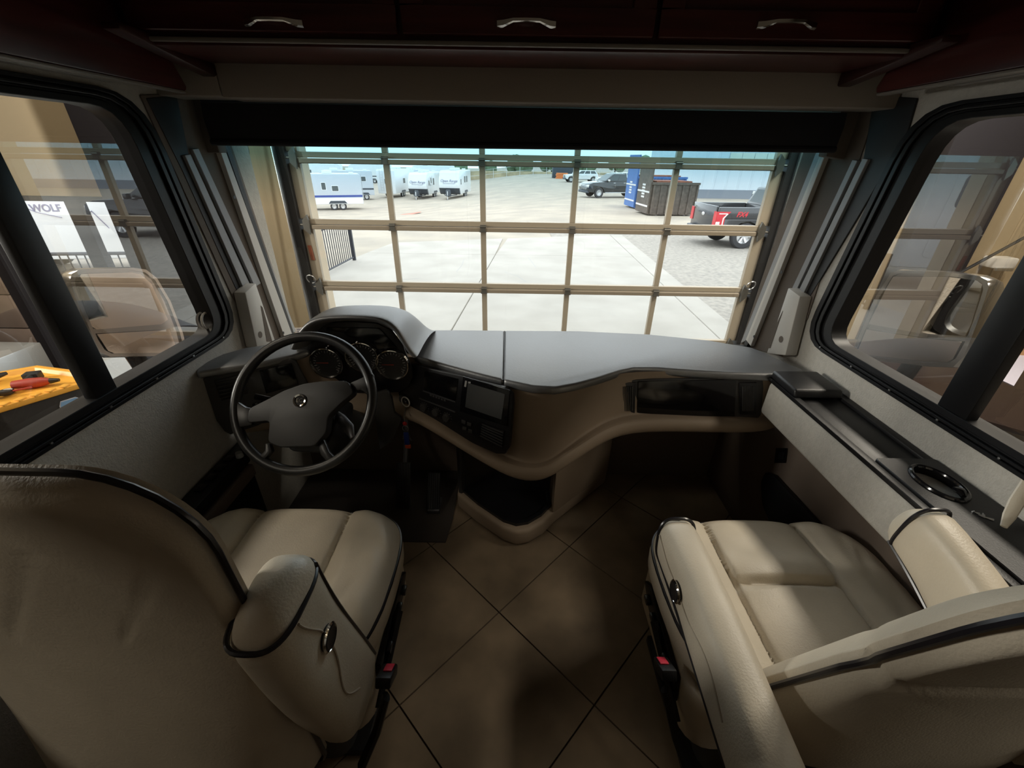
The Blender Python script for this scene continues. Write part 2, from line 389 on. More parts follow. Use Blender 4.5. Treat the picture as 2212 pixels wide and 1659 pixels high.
# ---------------- side windows
def side_window(name, X, sg, rear, post, pane_mats):
    w_ = thing(name, (X, 0.8, 1.0), kind='structure')
    ol = rpoly([(1.615, 0.953), (1.505, 1.747), (rear, 1.747), (rear, 0.953)], [.13, .15, .1, .1])
    gl = rpoly([(1.495, 1.003), (1.405, 1.703), (rear + .09, 1.703), (rear + .09, 1.003)], [.08, .10, .06, .06])
    mix = lambda t: [(a[0] * (1 - t) + b[0] * t, a[1] * (1 - t) + b[1] * t) for a, b in zip(ol, gl)]
    T = lambda y, z, h: (X + sg * h, y, z)
    mb = MB()
    for a, b, h0, h1 in ((0, .22, -.004, .012), (.22, .34, -.004, .004), (.34, .5, -.004, .015), (.5, .64, -.004, .005), (.64, 1.0, -.05, .009)):
        ring_frame(mb, mix(a), mix(b), h0, h1, T)
    mb.build('window_frame', 'frame_black', w_, bevel=0.0015, seg=1, recalc=True)
    MB().box((X + sg * -.03, post[0], 1.0), (X + sg * .004, post[1], 1.706)).build('slider_post', 'frame_black', w_, bevel=.004)
    # two panes either side of the slider post
    fr = [p for p in gl if p[0] >= post[1]] ; ys = post[0] + .01
    pf = [(ys, 1.003)] + fr + [(ys, 1.703)]
    MB().add([T(y, z, -.02) for y, z in pf], [list(range(len(pf)))]).build('pane', 'side_glass', w_)
    MB().add([T(y, z, -.035) for y, z in ((rear + .06, 1.003), (post[0] + .03, 1.003), (post[0] + .03, 1.703), (rear + .06, 1.703))], [(0, 1, 2, 3)]).build('pane', 'side_glass', w_)
    sm = None
    for k in range(8):
        y = 1.50 - k * 0.17; p = T(y, 0.968 , .012)
        if sm is None:
            sm = MB().lathe([(0.0, .003), (.003, .0025), (.004, 0)], n=8).mesh('screw', 'steel', True)
        o = bpy.data.objects.new('screw', sm); COL.objects.link(o); o.parent = w_; o.matrix_parent_inverse = wm(w_).inverted(); o.location = p; o.rotation_euler = (0, sg * R(90), 0)
    return w_
win_l = side_window('window_1', XL, 1, -0.25, (0.972, 1.040), None)
win_r = side_window('window_2', XR, -1, -0.25, (0.935, 1.020), None)
lt = PX(445, 693, XL - .015)
mb = MB(); mb.tube([lt + Vector((.004, .026 * math.cos(a), .030 * math.sin(a))) for a in [k * math.pi / 8 for k in range(16)]], .004, 6, True)
mb.build('latch', 'white_plastic', win_l, smooth=True)

# ---------------- windshield
ws = thing('window_3', (0.03, 1.92, 0.85), kind='structure')
WY = lambda z: 1.958 - 0.15 * (z - 0.83)
MB().add([(XL + .01, WY(.74), .74), (XR - .01, WY(.74), .74), (XR - .01, WY(1.80), 1.80), (XL + .01, WY(1.80), 1.80)], [(0, 1, 2, 3)]).build('pane', 'windshield_glass', ws)
mb = MB()
for x in (XL, XR):
    s_ = 1 if x < 0 else -1
    mb.prism([(x + s_ * .001, WY(.75) - .012, .75), (x + s_ * .022, WY(.75) - .012, .75), (x + s_ * .022, WY(1.8) - .012, 1.8), (x + s_ * .001, WY(1.8) - .012, 1.8)], (0, .03, 0))
mb.box((XL, WY(.83) - .02, .70), (XR, WY(.83) + .02, .775)); mb.build('gasket', 'rubber', ws)

# ---------------- A pillars: strips fixed on the side walls ahead of the side windows
for nm_, px_ in (('corner_post', [(372, 212), (440, 210), (474, 330), (420, 330)]), ('corner_post', [(1905, 212), (1822, 225), (1785, 338), (1850, 350)])):
    MB().prism([PY(u, v, 1.74) for u, v in px_], (0, .05, 0)).build(nm_, 'pillar_vinyl', ws, bevel=.004, recalc=True)
def quad(name, px, X, proud, m, parent, bevel=.0015):
    P = [PX(u, v, X) for u, v in px]; d = Vector((proud if X < 0 else -proud, 0, 0))
    return MB().prism(P, d).build(name, m, parent, bevel=bevel, seg=1, recalc=True)
pl_l = thing('trim_2', (XL, 1.75, .9), kind='structure'); pl_r = thing('trim_3', (XR, 1.75, .9), kind='structure')
XA = XL + .001
quad('pillar_panel', [(300, 205), (460, 200), (640, 735), (560, 742), (500, 640)], XA, .004, 'pillar_vinyl', pl_l)
quad('wall_shadow_strip', [(312, 212), (378, 206), (404, 330), (545, 618), (522, 642), (506, 622), (468, 540), (392, 372)], XA, .006, 'rubber', pl_l)  # dark strip laid on the wall for the shade beside the window frame
quad('shade_rail', [(389, 335), (402, 333), (537, 625), (522, 632)], XA, .016, 'grey_rail', pl_l)
quad('shade_rail', [(406, 322), (419, 320), (556, 612), (543, 620)], XA, .016, 'grey_rail', pl_l)
quad('white_strip', [(455, 303), (467, 303), (622, 722), (607, 735)], XA, .022, 'white_plastic', pl_l)
quad('grey_strip', [(467, 303), (479, 308), (634, 716), (622, 722)], XA, .014, 'grey_rail', pl_l)
for u, v in ((506, 426), (612, 719)):
    c = PX(u, v, XA + .0225); MB().lathe([(0, 0), (.007, 0), (.007, .001), (0, .001)], c, 'x', 10).build('screw_hole', 'rubber', pl_l)
XB = XR - .001
quad('pillar_panel', [(1905, 205), (1780, 200), (1600, 745), (1690, 770), (1745, 690)], XB, .004, 'pillar_vinyl', pl_r)
quad('wall_shadow_strip', [(1892, 206), (1985, 212), (1962, 290), (1850, 480), (1762, 625), (1744, 655), (1722, 628), (1868, 345)], XB, .006, 'rubber', pl_r)  # same shade strip in dark colour on the right wall
quad('shade_rail', [(1851, 345), (1862, 347), (1727, 630), (1719, 622)], XB, .016, 'grey_rail', pl_r)
quad('shade_rail', [(1873, 342), (1885, 344), (1742, 638), (1731, 632)], XB, .016, 'grey_rail', pl_r)
quad('white_strip', [(1785, 330), (1797, 330), (1631, 748), (1620, 734)], XB, .022, 'white_plastic', pl_r)
quad('grey_strip', [(1770, 330), (1785, 330), (1620, 734), (1605, 742)], XB, .014, 'grey_rail', pl_r)
for u, v in ((1688, 588), (1629, 727)):
    c = PX(u, v, XB - .0225); MB().lathe([(0, 0), (.007, 0), (.007, -.001), (0, -.001)], c, 'x', 10).build('screw_hole', 'rubber', pl_r)
def cover(px, hole, X, parent, slit):
    sg = 1 if X < 0 else -1
    P = [PX(u, v, X + sg * .055) for u, v in px]
    c = MB().prism(P, (-sg * .05, 0, 0)).build('belt_cover', 'white_plastic', parent, bevel=.006, recalc=True)
    h = PX(*hole, X + sg * .0555)
    MB().lathe([(0, 0), (.014, 0), (.014, sg * .001), (0, sg * .001)], h, 'x', 16).build('cover_hole', 'pillar_vinyl', c)
    S = [PX(u, v, X + sg * .0552) for u, v in slit]
    MB().prism(S, (sg * .001, 0, 0)).build('cover_slit', 'pillar_vinyl', c, recalc=True)
cover([(530, 632), (553, 611), (598, 745), (556, 750)], (562, 723), XL, pl_l, [(563, 660), (567, 664), (588, 738), (576, 738)])
cover([(1702, 621), (1728, 640), (1696, 768), (1655, 764)], (1687, 733), XR, pl_r, [(1691, 672), (1687, 680), (1653, 752), (1664, 752)])

# ---------------- header, roller shade, overhead cabinet, side valances
hd = thing('trim_4', (0, 1.6, 1.75), kind='structure')
MB().box((PY(487, 215, 1.6).x, 1.585, 1.748), (XR - .001, 1.70, 1.842)).build('header_panel', 'header_vinyl', hd, bevel=.006)
MB().box((XL + .001, 1.585, 1.752), (PY(486, 215, 1.6).x, 1.70, 1.842)).build('header_end', 'header_vinyl', hd, bevel=.004)
sh = thing('windshield_shade', (0, 1.71, 1.62), 'black roller shade pulled down across the top of the windshield', 'shade')
rows = []
for x in (-1.075, 1.125):
    rows.append([(x, 1.70, 1.745), (x, 1.692, 1.70), (x, 1.696, 1.66), (x, 1.700, 1.637), (x, 1.706, 1.637), (x, 1.704, 1.66), (x, 1.701, 1.70), (x, 1.708, 1.745)])
MB().grid(rows, True).build('shade_cloth', 'shade_cloth', sh, smooth=True, recalc=True)
MB().tube([(-1.075, 1.702, 1.628), (1.125, 1.702, 1.636)], .011, 10).build('hem_bar', 'shade_cloth', sh, smooth=True)
MB().tube([(-1.08, 1.725, 1.765), (1.13, 1.725, 1.775)], .022, 12).build('roller_tube', 'shade_cloth', sh, smooth=True)

cb = thing('overhead_cabinet', (0.03, 1.45, 1.845), 'dark cherry overhead cabinet with three doors above the windshield', 'cabinet')
MB().box((-.99, 1.345, 1.848), (1.04, 1.78, 2.075)).build('cabinet_body', 'cherry_dark', cb)
MB().box((-.985, 1.352, 1.836), (1.045, 1.60, 1.847)).build('soffit', 'cherry_wood', cb, bevel=.003)
MB().box((-.985, 1.338, 1.842), (1.045, 1.351, 1.852)).build('light_rail', 'valance_edge', cb, bevel=.003)
hm = None
for x0, x1, hx in ((-.965, -.30, -.600), (-.285, .335, .021), (.35, 1.02, .657)):
    mb = MB(); z0, z1 = 1.862, 2.06; fw = .055; yf = 1.326
    mb.box((x0, yf, z0), (x1, 1.345, z0 + fw)); mb.box((x0, yf, z1 - fw), (x1, 1.345, z1)); mb.box((x0, yf, z0 + fw), (x0 + fw, 1.345, z1 - fw)); mb.box((x1 - fw, yf, z0 + fw), (x1, 1.345, z1 - fw))
    d = mb.build('cabinet_door', 'cherry_wood', cb, bevel=.002, seg=1)
    MB().box((x0 + fw - .002, yf + .009, z0 + fw - .002), (x1 - fw + .002, 1.344, z1 - fw + .002)).build('door_panel', 'cherry_wood', d)
    zc = PY(1138, 46, 1.3).z + (hx - .02) * .009; hw = .072; rows = []
    pts = [(-1, 0), (-.8, .006), (-.45, .017), (0, .020), (.45, .017), (.8, .006), (1, 0)]
    for s_, o_ in pts:
        hh = .0085 if abs(s_) > .7 else .0045
        zz = zc + (.004 if abs(s_) < .6 else 0)
        rows.append([(hx + s_ * hw, yf - o_ - .001, zz - hh), (hx + s_ * hw, yf - o_ - .007, zz - hh * .6), (hx + s_ * hw, yf - o_ - .007, zz + hh * .6), (hx + s_ * hw, yf - o_ - .001, zz + hh), (hx + s_ * hw, yf - o_ + .002, zz)])
    m_ = MB().grid(rows, True); n = len(rows)
    m_.f += [[0, 1, 2, 3, 4], [(n - 1) * 5 + k for k in (4, 3, 2, 1, 0)]]
    m_.build('handle', 'chrome', d, smooth=True, recalc=True)
for x, nm in ((-.975, 0), (1.035, 1)):
    s_ = 1 if x < 0 else -1
    MB().prism([(x, 1.25, 1.862), (x, 1.25, 1.846), (x, 1.50, 1.812), (x, 1.60, 1.800), (x, 1.612, 1.815), (x, 1.60, 1.836), (x, 1.35, 1.862)], (s_ * .045, 0, 0)).build('side_rail', 'cherry_dark', cb, bevel=.006, recalc=True)
def valance(X, xw, y1, z0, z1, lab):
    sg = -1 if X < 0 else 1
    t = thing('window_valance', (X, .8, z0), lab, 'valance', 'wood valances above the side windows')
    MB().prism([(X, -1.0, z0), (X, y1, z0), (X, y1 + .008, z1 - .03), (X, y1 - .10, z1 + .16), (X, -1.0, z1 + .16)], (sg * .022, 0, 0)).build('valance_board', 'cherry_wood', t, bevel=.003, recalc=True)
    MB().box((X + sg * .002, -1.0, z0 - .007), (X + sg * .030, y1, z0 - .0005)).build('bottom_lip', 'valance_edge', t, bevel=.002)
    MB().box((X + sg * .060, -1.0, z0 - .004), (X + sg * .085, y1 - .18, z0 + .008)).build('blind_track', 'valance_edge', t, bevel=.002)
    MB().box((X + sg * .022, -1.0, z0 + .03), (xw, y1 - .05, z0 + .04)).build('valance_shelf', 'cherry_dark', t)
valance(-1.0, XL + .001, 1.53, 1.759, 1.80, 'dark cherry wood valance above the window beside the steering wheel')
valance(1.05, XR - .001, 1.49, 1.776, 1.82, 'dark cherry wood valance above the window beside the passenger console')

# ---------------- passenger side console, lower liner, outlet
pc = thing('armrest_console', (1.1, 1.0, .69), 'beige padded wall console with black tray and cup holder below the right window', 'console')
MB().box((1.003, .52, .70), (XR - .002, 1.452, .846)).build('console_body', 'wall_fabric', pc, bevel=.018, seg=3)
tz = .860
mb = MB()
mb.box((1.000, .48, .846), (1.022, 1.452, tz)); mb.box((1.172, .95, .846), (XR - .002, 1.452, tz)); mb.box((1.022, .95, .8465), (1.172, 1.452, .850)); mb.box((1.0, 1.435, .846), (XR - .002, 1.452, tz))
mb.build('tray', 'black_plastic', pc, bevel=.003)
MB().prism([(1.002, 1.29, tz - .002), (1.002, 1.30, .888), (1.002, 1.450, .890), (1.002, 1.453, tz - .002)], (.17, 0, 0)).build('tray_cover', 'black_plastic', pc, bevel=.008, seg=3, recalc=True)
cc = PZ(2007, 1032, .866); N = 7
outer = rrect(1.024, XR - .004, .48, .948, .012, N - 1)
cx, cy = 1.112, .845
inner = []
for i_ in range(28):
    a = R(-45 + 90 * (i_ // 7) + (i_ % 7 - 3) * 90 / 7); inner.append((cx + .047 * math.cos(a), cy + .066 * math.sin(a)))
mb = MB(); ring_frame(mb, outer, inner, .8465, .866, lambda x, y, h: (x, y, h)); mb.build('holder_plate', 'black_plastic', pc, bevel=.002, seg=1, recalc=True)
mb = MB().tube([(p[0], p[1], .868) for p in inner], .006, 8, True); mb.build('cup_ring', 'gloss_black', pc, smooth=True)
rows = [[(cx + (p[0] - cx) * k, cy + (p[1] - cy) * k, z) for p in inner] for k, z in ((1, .866), (.96, .83), (.9, .79), (.02, .788))]
MB().grid(rows, True).build('cup_well', 'gloss_black', pc, smooth=True)
a_, b_ = PZ(2065, 1055, .87), PZ(2083, 1072, .87)
MB().tube([a_ + (b_ - a_) * t + Vector((0, 0, .004 * math.sin(math.pi * t))) for t in (0, .3, .6, 1)], [.010, .014, .012, .006], 8, sq=.5).build('mug_slot', 'gloss_black', pc, smooth=True)
mb = MB()
for k in range(9):
    p = PZ(2100 + k * 4.5, 1106 + k * 2 + random.uniform(-2, 2), .867); q = p + Vector((random.uniform(.006, .012), random.uniform(-.012, .01), 0)); mb.tube([p, q], .0016, 5)
o = mb.build('scuff_marks', 'steel', pc); o['kind'] = 'stuff'
struct(bx('trim_5', (1.125, .2, 0.0), (XR - .001, 1.88, .70), 'toe_panel', bevel=.004))
ot = thing('wall_outlet', (1.12, 1.4, .5), 'small square black socket in the wall panel under the right end of the dashboard', 'outlet')
P = [PX(u, v, 1.1235) for u, v in ((1678, 968), (1702, 968), (1698, 1000), (1674, 1000))]
MB().prism(P, (-.004, 0, 0)).build('outlet_plate', 'gloss_black', ot, bevel=.001, recalc=True)
P = [PX(u, v, 1.119) for u, v in ((1684, 976), (1696, 976), (1693, 992), (1680, 992))]
MB().prism(P, (-.002, 0, 0)).build('outlet_flap', 'black_plastic', ot, recalc=True)
P = [PX(u, v, 1.123) for u, v in ((1652, 1040), (1662, 1020), (1680, 1026), (1775, 1128), (1800, 1190), (1690, 1170), (1655, 1090))]
kp = MB().prism(P, (-.02, 0, 0)).build('kick_panel', 'black_plastic', bevel=.006, recalc=True)
tag(kp, 'curved black kick panel on the wall in front of the passenger seat', 'panel')
bh = PZ(2187, 1105, .90); be = PZ(2230, 1040, .98)
sb = MB().tube([PZ(2168, 1138, .875), PZ(2180, 1115, .89), PZ(2196, 1085, .91), PZ(2225, 1040, .95)], [.006, .011, .013, .013], 10, sq=.5).build('seat_belt_stalk', 'leather', smooth=True)
tag(sb, 'beige belt stalk poking up behind the black cup holder console at the right edge', 'belt stalk')

# ---------------- driver side console
dc = thing('driver_side_console', (-1.08, 1.15, .45), 'low black switch console on the left wall beside the driver seat', 'console')
P = [(XL + .002, .80, .50), (XL + .002, 1.40, .50), (-1.05, 1.335, .50), (-1.05, .80, .50)]
MB().prism(P, (0, 0, .05)).build('console_top', 'black_plastic', dc, bevel=.006, recalc=True)
MB().box((-1.068, .80, .44), (-1.040, 1.33, .492)).build('beige_edge', 'toe_panel', dc, bevel=.006)
MB().box((XL + .002, .80, 0.01), (-1.05, 1.33, .44)).build('console_side', 'black_plastic', dc, bevel=.004)
for k in range(4):
    MB().box((-1.105, 1.10 + k * .055, .550), (-1.075, 1.135 + k * .055, .558)).build('switch', 'gloss_black', dc, bevel=.002)
MB().lathe([(0, .02), (.012, .02), (.014, 0)], (-1.06, 1.30, .55), 'z', 14).build('mirror_knob', 'grey_rail', dc, smooth=True)
# ================================================================== dashboard
def PN(u, v, p0, n, off=0.0):
    d = ray(u, v); n = Vector(n).normalized(); p0 = Vector(p0) + n * off
    return CAM + d * ((p0 - CAM).dot(n) / d.dot(n))
db = thing('dashboard', (0.03, 1.6, 0.45), 'wide beige motorhome dashboard with dark padded top, gauges and vents below the windshield', 'dashboard')
ZP = .872
fr_l = [(893, 768), (960, 788), (1030, 807), (1087, 820.6)]
fr_r = [(1088, 820.8), (1150, 834), (1200, 837), (1245, 829), (1290, 817), (1340, 801), (1370, 795), (1420, 795), (1500, 801), (1580, 806), (1660, 808), (1722, 806), (1738, 799)]
bk_r = [(1690, 779), (1660, 764), (1625, 750), (1530, 734), (1400, 721), (1250, 714), (1090.5, 713)]
bk_l = [(1089.5, 713), (990, 712), (900, 712)]
def padmesh(front, back, name):
    f = [PZ(u, v, ZP) for u, v in front]; b = [PZ(u, v, ZP) for u, v in back]
    return MB().prism([p - Vector((0, 0, .034)) for p in f + b], (0, 0, .034)).build(name, 'dash_pad', db, bevel=.011, seg=3, recalc=True, ang=50)
padmesh(fr_l, bk_l, 'top_pad'); padmesh(fr_r, bk_r, 'top_pad')
MB().tube([PZ(1089, 822, ZP - .008), PZ(1090, 780, ZP - .006), PZ(1090, 716, ZP - .006)], .004, 6).build('pad_seam', 'rubber', db)
zl = .912
lf = [(424, 805), (440, 801), (480, 795), (560, 783), (640, 765), (688, 748)]; lb = [(700, 736), (640, 740), (580, 743), (530, 750), (480, 764), (440, 783), (424, 797)]
MB().prism([PZ(u, v, zl) - Vector((0, 0, .03)) for u, v in lf + lb], (0, 0, .03)).build('left_pad', 'dash_pad', db, bevel=.010, seg=3, recalc=True, ang=50)

# instrument hood: an arch swept back and down to the pad
arch = [(626, 752), (634, 733), (645, 713), (660, 697), (680, 687), (705, 682), (760, 680), (812, 683), (838, 690), (858, 705), (874, 730), (888, 756), (902, 770)]
rim = [PY(u, v, 1.45) for u, v in arch]
cxh = sum(p.x for p in rim) / len(rim)
def ringat(Y, kx, dz, zmin=.84):
    return [Vector((cxh + (p.x - cxh) * kx, Y, max(zmin, .866 + (p.z - .866) * dz))) for p in rim]
rows = [ringat(1.53, .84, .78), ringat(1.50, .86, .82), ringat(1.455, .90, .88), ringat(1.443, .95, .95), ringat(1.445, .985, .99), ringat(1.458, 1.0, 1.0), ringat(1.52, 1.0, 1.0), ringat(1.60, 1.0, .97), ringat(1.70, 1.0, .80), ringat(1.79, 1.0, .48), ringat(1.87, 1.0, .0)]
MB().grid(rows).build('instrument_hood', 'dash_pad', db, smooth=True, sub=1, ang=80, recalc=True)
face = [(640, 760), (652, 728), (672, 705), (710, 695), (760, 692), (815, 696), (848, 712), (872, 745), (890, 790), (893, 812), (884, 830), (862, 845), (700, 848), (670, 838), (655, 815), (646, 785)]
MB().prism([PY(u, v, 1.535) for u, v in face], (0, -.012, 0)).build('gauge_panel', 'black_satin', db, bevel=.003, recalc=True)
wd = MB().prism([PY(u, v, 1.522) for u, v in ((706, 706), (820, 708), (858, 750), (856, 756), (775, 752), (700, 748))], (0, -.004, 0)).build('warning_display', 'gloss_black', db, bevel=.002, recalc=True)
for gi, (u, v) in enumerate(((707, 783), (783, 771), (848, 787))):
    c = PY(u, v, 1.515); r = .0655
    gp = MB().lathe([(0, -.004), (r - .006, -.004), (r - .006, 0), (0, 0)], c, 'y', 32).build('gauge', 'gauge_face', db)
    MB().lathe([(r - .006, -.004), (r - .003, -.013), (r, -.012), (r + .002, 0)], c, 'y', 40, cap=False).build('bezel', 'chrome', gp, smooth=True, recalc=True)
    mk = MB()
    for k in range(21):
        a = R(-130 + 13 * k); ll = .010 if k % 2 == 0 else .006
        s_, e_ = (r - .012), (r - .012 - ll)
        mk.tube([c + Vector((math.sin(a) * s_, -.0048, math.cos(a) * s_)), c + Vector((math.sin(a) * e_, -.0048, math.cos(a) * e_))], .0008, 4)
    for sx in (-1, 1):
        for k in range(7):
            a = R(-60 + 20 * k); rr = .016; cc_ = c + Vector((sx * .028, -.0048, -.030))
            mk.tube([cc_ + Vector((sx * math.cos(a) * rr, 0, math.sin(a) * rr)), cc_ + Vector((sx * math.cos(a) * (rr - .004), 0, math.sin(a) * (rr - .004)))], .0006, 4)
    mk.build('dial_marks', 'gauge_mark', gp)
    MB().prism([c + Vector(p) for p in ((-.042, -.0052, .0005), (-.042, -.0052, -.0005), (.006, -.0052, -.0015), (.006, -.0052, .0015))], (0, -.001, 0)).build('needle', 'needle_red', gp, recalc=True)

# beige body
cols = [
 (-1.122, (1.37, .885), (1.40, .66), (1.39, .63), (1.395, .585), (1.42, .565), (1.80, .57)),
 (-.95, (1.44, .885), (1.45, .66), (1.44, .63), (1.445, .59), (1.46, .57), (1.80, .57)),
 (-.80, (1.545, .90), (1.50, .70), (1.47, .67), (1.47, .62), (1.49, .60), (1.80, .59)),
 (-.62, (1.545, .86), (1.53, .73), (1.47, .69), (1.46, .65), (1.48, .62), (1.80, .60)),
 (-.47, (1.60, .86), (1.590, .655), (1.535, .640), (1.515, .612), (1.535, .58), (1.80, .58)),
 (-.37, (1.565, .86), (1.545, .650), (1.472, .640), (1.450, .612), (1.470, .58), (1.78, .58)),
 (-.20, (1.475, .86), (1.435, .585), (1.370, .592), (1.35, .565), (1.37, .53), (1.75, .54)),
 (-.03, (1.382, .86), (1.355, .525), (1.292, .555), (1.265, .52), (1.285, .465), (1.70, .47)),
 (.06, (1.340, .86), (1.318, .515), (1.268, .548), (1.25, .505), (1.268, .44), (1.70, .45)),
 (.14, (1.335, .86), (1.312, .525), (1.270, .552), (1.252, .51), (1.272, .45), (1.70, .46)),
 (.22, (1.355, .86), (1.345, .58), (1.300, .595), (1.285, .55), (1.305, .495), (1.72, .5)),
 (.34, (1.425, .86), (1.410, .645), (1.360, .650), (1.345, .605), (1.365, .555), (1.78, .56)),
 (.47, (1.488, .86), (1.470, .675), (1.418, .684), (1.403, .64), (1.425, .592), (1.80, .60)),
 (.75, (1.488, .86), (1.480, .665), (1.428, .672), (1.413, .63), (1.435, .592), (1.80, .60)),
 (1.02, (1.475, .86), (1.470, .66), (1.425, .664), (1.410, .625), (1.432, .592), (1.80, .60)),
 (1.120, (1.475, .86), (1.500, .66), (1.480, .655), (1.470, .62), (1.490, .59), (1.80, .60))]
rows = []
for r_ in range(6):
    if r_ == 1:
        rows.append([(c[0], c[1][0] * .55 + c[2][0] * .45 - .002, c[1][1] * .55 + c[2][1] * .45) for c in cols])
        rows.append([(c[0], c[1][0] * .08 + c[2][0] * .92, c[1][1] * .08 + c[2][1] * .92 + .012) for c in cols])
    rows.append([(c[0], c[r_ + 1][0], c[r_ + 1][1]) for c in cols])
MB().grid(rows).build('dash_body', 'dash_beige', db, smooth=True, sub=2, ang=80, recalc=True)

# black centre stack, set on the face that turns to the driver
SA, SB_, SC = Vector((-.37, 1.545, .855)), Vector((-.03, 1.36, .855)), Vector((-.03, 1.325, .535))
SN = (SB_ - SA).cross(SC - SB_).normalized()
if SN.y > 0: SN = -SN
def S(u, v, off=.010): return PN(u, v, SB_, SN, off)
def spanel(name, px, m, off, th, parent, bevel=.002):
    return MB().prism([S(u, v, off) for u, v in px], SN * th).build(name, m, parent, bevel=bevel, recalc=True)
stk = spanel('centre_stack', [(892, 783), (1000, 808), (1096, 833), (1112, 848), (1113, 870), (1105, 962), (1096, 976), (1078, 975), (990, 936), (900, 896), (866, 890), (848, 872), (847, 848), (864, 835), (884, 824), (890, 800)], 'black_satin', -.004, .022, db, .004)
hu = spanel('radio_display', [(1002, 812), (1103, 842), (1096, 920), (994, 888)], 'gloss_black', .018, .006, stk)
spanel('screen', [(1011, 827), (1091, 851), (1083, 906), (1005, 879)], 'screen', .024, .0012, hu, 0)
spanel('display_button', [(1005, 822), (1009, 823), (1007, 836), (1003, 835)], 'gauge_mark', .024, .001, hu, 0)
spanel('display_button', [(1012, 824), (1017, 825), (1016, 829), (1011, 828)], 'gauge_mark', .024, .001, hu, 0)
spanel('display_button', [(1081, 849), (1086, 850), (1085, 854), (1080, 853)], 'gauge_mark', .024, .001, hu, 0)
spanel('cubby_pocket', [(918, 800), (990, 818), (984, 866), (914, 842)], 'gloss_black', .018, .002, stk)
spanel('trim_line', [(914, 843), (984, 867), (984, 869), (914, 845)], 'dark_steel', .018, .003, stk, 0)
spanel('trim_line', [(906, 859), (984, 889), (984, 891), (906, 861)], 'dark_steel', .018, .003, stk, 0)
for k in range(6): spanel('heater_button', [(929 + 6 * k, 851 + 2.2 * k), (933 + 6 * k, 852.5 + 2.2 * k), (933 + 6 * k, 856 + 2.2 * k), (929 + 6 * k, 854.5 + 2.2 * k)], 'dark_steel', .018, .002, stk, 0)
zax = SN
for u, v in ((917, 880), (943, 890), (966, 902)):
    c = S(u, v, .018); x_ = SN.cross(Vector((0, 0, 1))).normalized(); y_ = x_.cross(SN)
    mb = MB(); mb.T = basis(c, x_, y_) if x_.cross(y_).dot(SN) > 0 else basis(c, -x_, y_)
    kn = mb.lathe([(.018, 0), (.017, .010), (.014, .014), (0, .014)], n=20).build('heater_knob', 'charcoal', stk, smooth=True, recalc=True)
    mk = MB(); mk.T = mb.T
    for k in range(9):
        a = R(-30 + 30 * k); mk.box((.0215 * math.cos(a) - .001, .0215 * math.sin(a) - .001, 0), (.0215 * math.cos(a) + .001, .0215 * math.sin(a) + .001, .001))
    mk.build('dial_marks', 'gauge_mark', kn)
vp = spanel('air_vent', [(1040, 912), (1090, 930), (1086, 966), (1036, 942)], 'gloss_black', .018, .004, stk)
for k in range(6):
    t = (k + .5) / 6; a, b = (1040 - 4 * t, 912 + 30 * t), (1090 - 4 * t, 930 + 36 * t)
    spanel('slat', [(a[0] + 2, a[1]), (b[0] - 2, b[1]), (b[0] - 2, b[1] + 2), (a[0] + 2, a[1] + 2)], 'charcoal', .022, .004, vp, 0)
for u, v in ((998, 906), (1010, 911), (1000, 920), (1012, 926)):
    spanel('rocker_switch', [(u, v), (u + 9, v + 3), (u + 8.5, v + 10), (u - .5, v + 7)], 'charcoal', .018, .004, stk, .001)
x_ = SN.cross(Vector((0, 0, 1))).normalized(); y_ = x_.cross(SN)
ic = S(872, 862, .018); mb = MB(); mb.T = basis(ic, x_, y_)
if (mb.T.to_3x3() @ Vector((0, 0, 1))).dot(SN) < 0: mb.T = basis(ic, -x_, y_)
TI = mb.T.copy()
mb.lathe([(.021, 0), (.020, .008), (.012, .010), (.011, .016), (0, .016)], n=24).build('ignition_switch', 'charcoal', stk, smooth=True, recalc=True)

# passenger side panel with vents
QN = Vector((0, -1, .02)).normalized(); QP = Vector((.7, 1.478, .76))
def Q(u, v, off): return PN(u, v, QP, QN, off)
def qp(name, px, m, off, th, parent, bevel=.002): return MB().prism([Q(u, v, off) for u, v in px], QN * th).build(name, m, parent, bevel=bevel, recalc=True)
pp = qp('passenger_panel', [(1316, 824), (1330, 818), (1632, 813), (1645, 820), (1646, 835), (1641, 892), (1630, 905), (1345, 900), (1320, 899), (1311, 890)], 'charcoal', -.004, .014, db, .004)
qp('glove_door', [(1378, 823), (1590, 819), (1586, 899), (1375, 897)], 'gloss_black', .010, .004, pp)
for x0, x1 in ((1326, 1373), (1596, 1634)):
    vt = qp('air_vent', [(x0, 826), (x1, 825), (x1 - 2, 895), (x0 + 2, 895)], 'black_satin', .010, .006, pp, .003)
    for k in range(9):
        x = x0 + 8 + (x1 - x0 - 16) * k / 8
        qp('slat', [(x - 1, 834), (x + 1, 834), (x + 1, 887), (x - 1, 887)], 'charcoal', .016, .005, vt, 0)
# driver's left pod
LN = Vector((.36, -.93, .1)).normalized(); LP = Vector((-.95, 1.425, .77))
def Lq(name, px, m, off, th, parent, bevel=.002): return MB().prism([PN(u, v, LP, LN, off) for u, v in px], LN * th).build(name, m, parent, bevel=bevel, recalc=True)
lp = Lq('switch_pod', [(440, 815), (470, 806), (560, 787), (625, 772), (640, 776), (652, 800), (668, 830), (668, 850), (560, 915), (500, 935), (487, 928), (470, 905)], 'charcoal', .0, .018, db, .004)
lv = Lq('air_vent', [(462, 822), (530, 806), (535, 850), (478, 866)], 'black_satin', .018, .004, lp)
for k in range(5):
    v0 = 827 + 8 * k; Lq('slat', [(468 + 2 * k, v0), (528, v0 - 13), (528, v0 - 11), (468 + 2 * k, v0 + 2)], 'charcoal', .022, .004, lv, 0)
Lq('headlight_switch', [(560, 800), (630, 784), (645, 830), (575, 850)], 'gloss_black', .018, .004, lp)
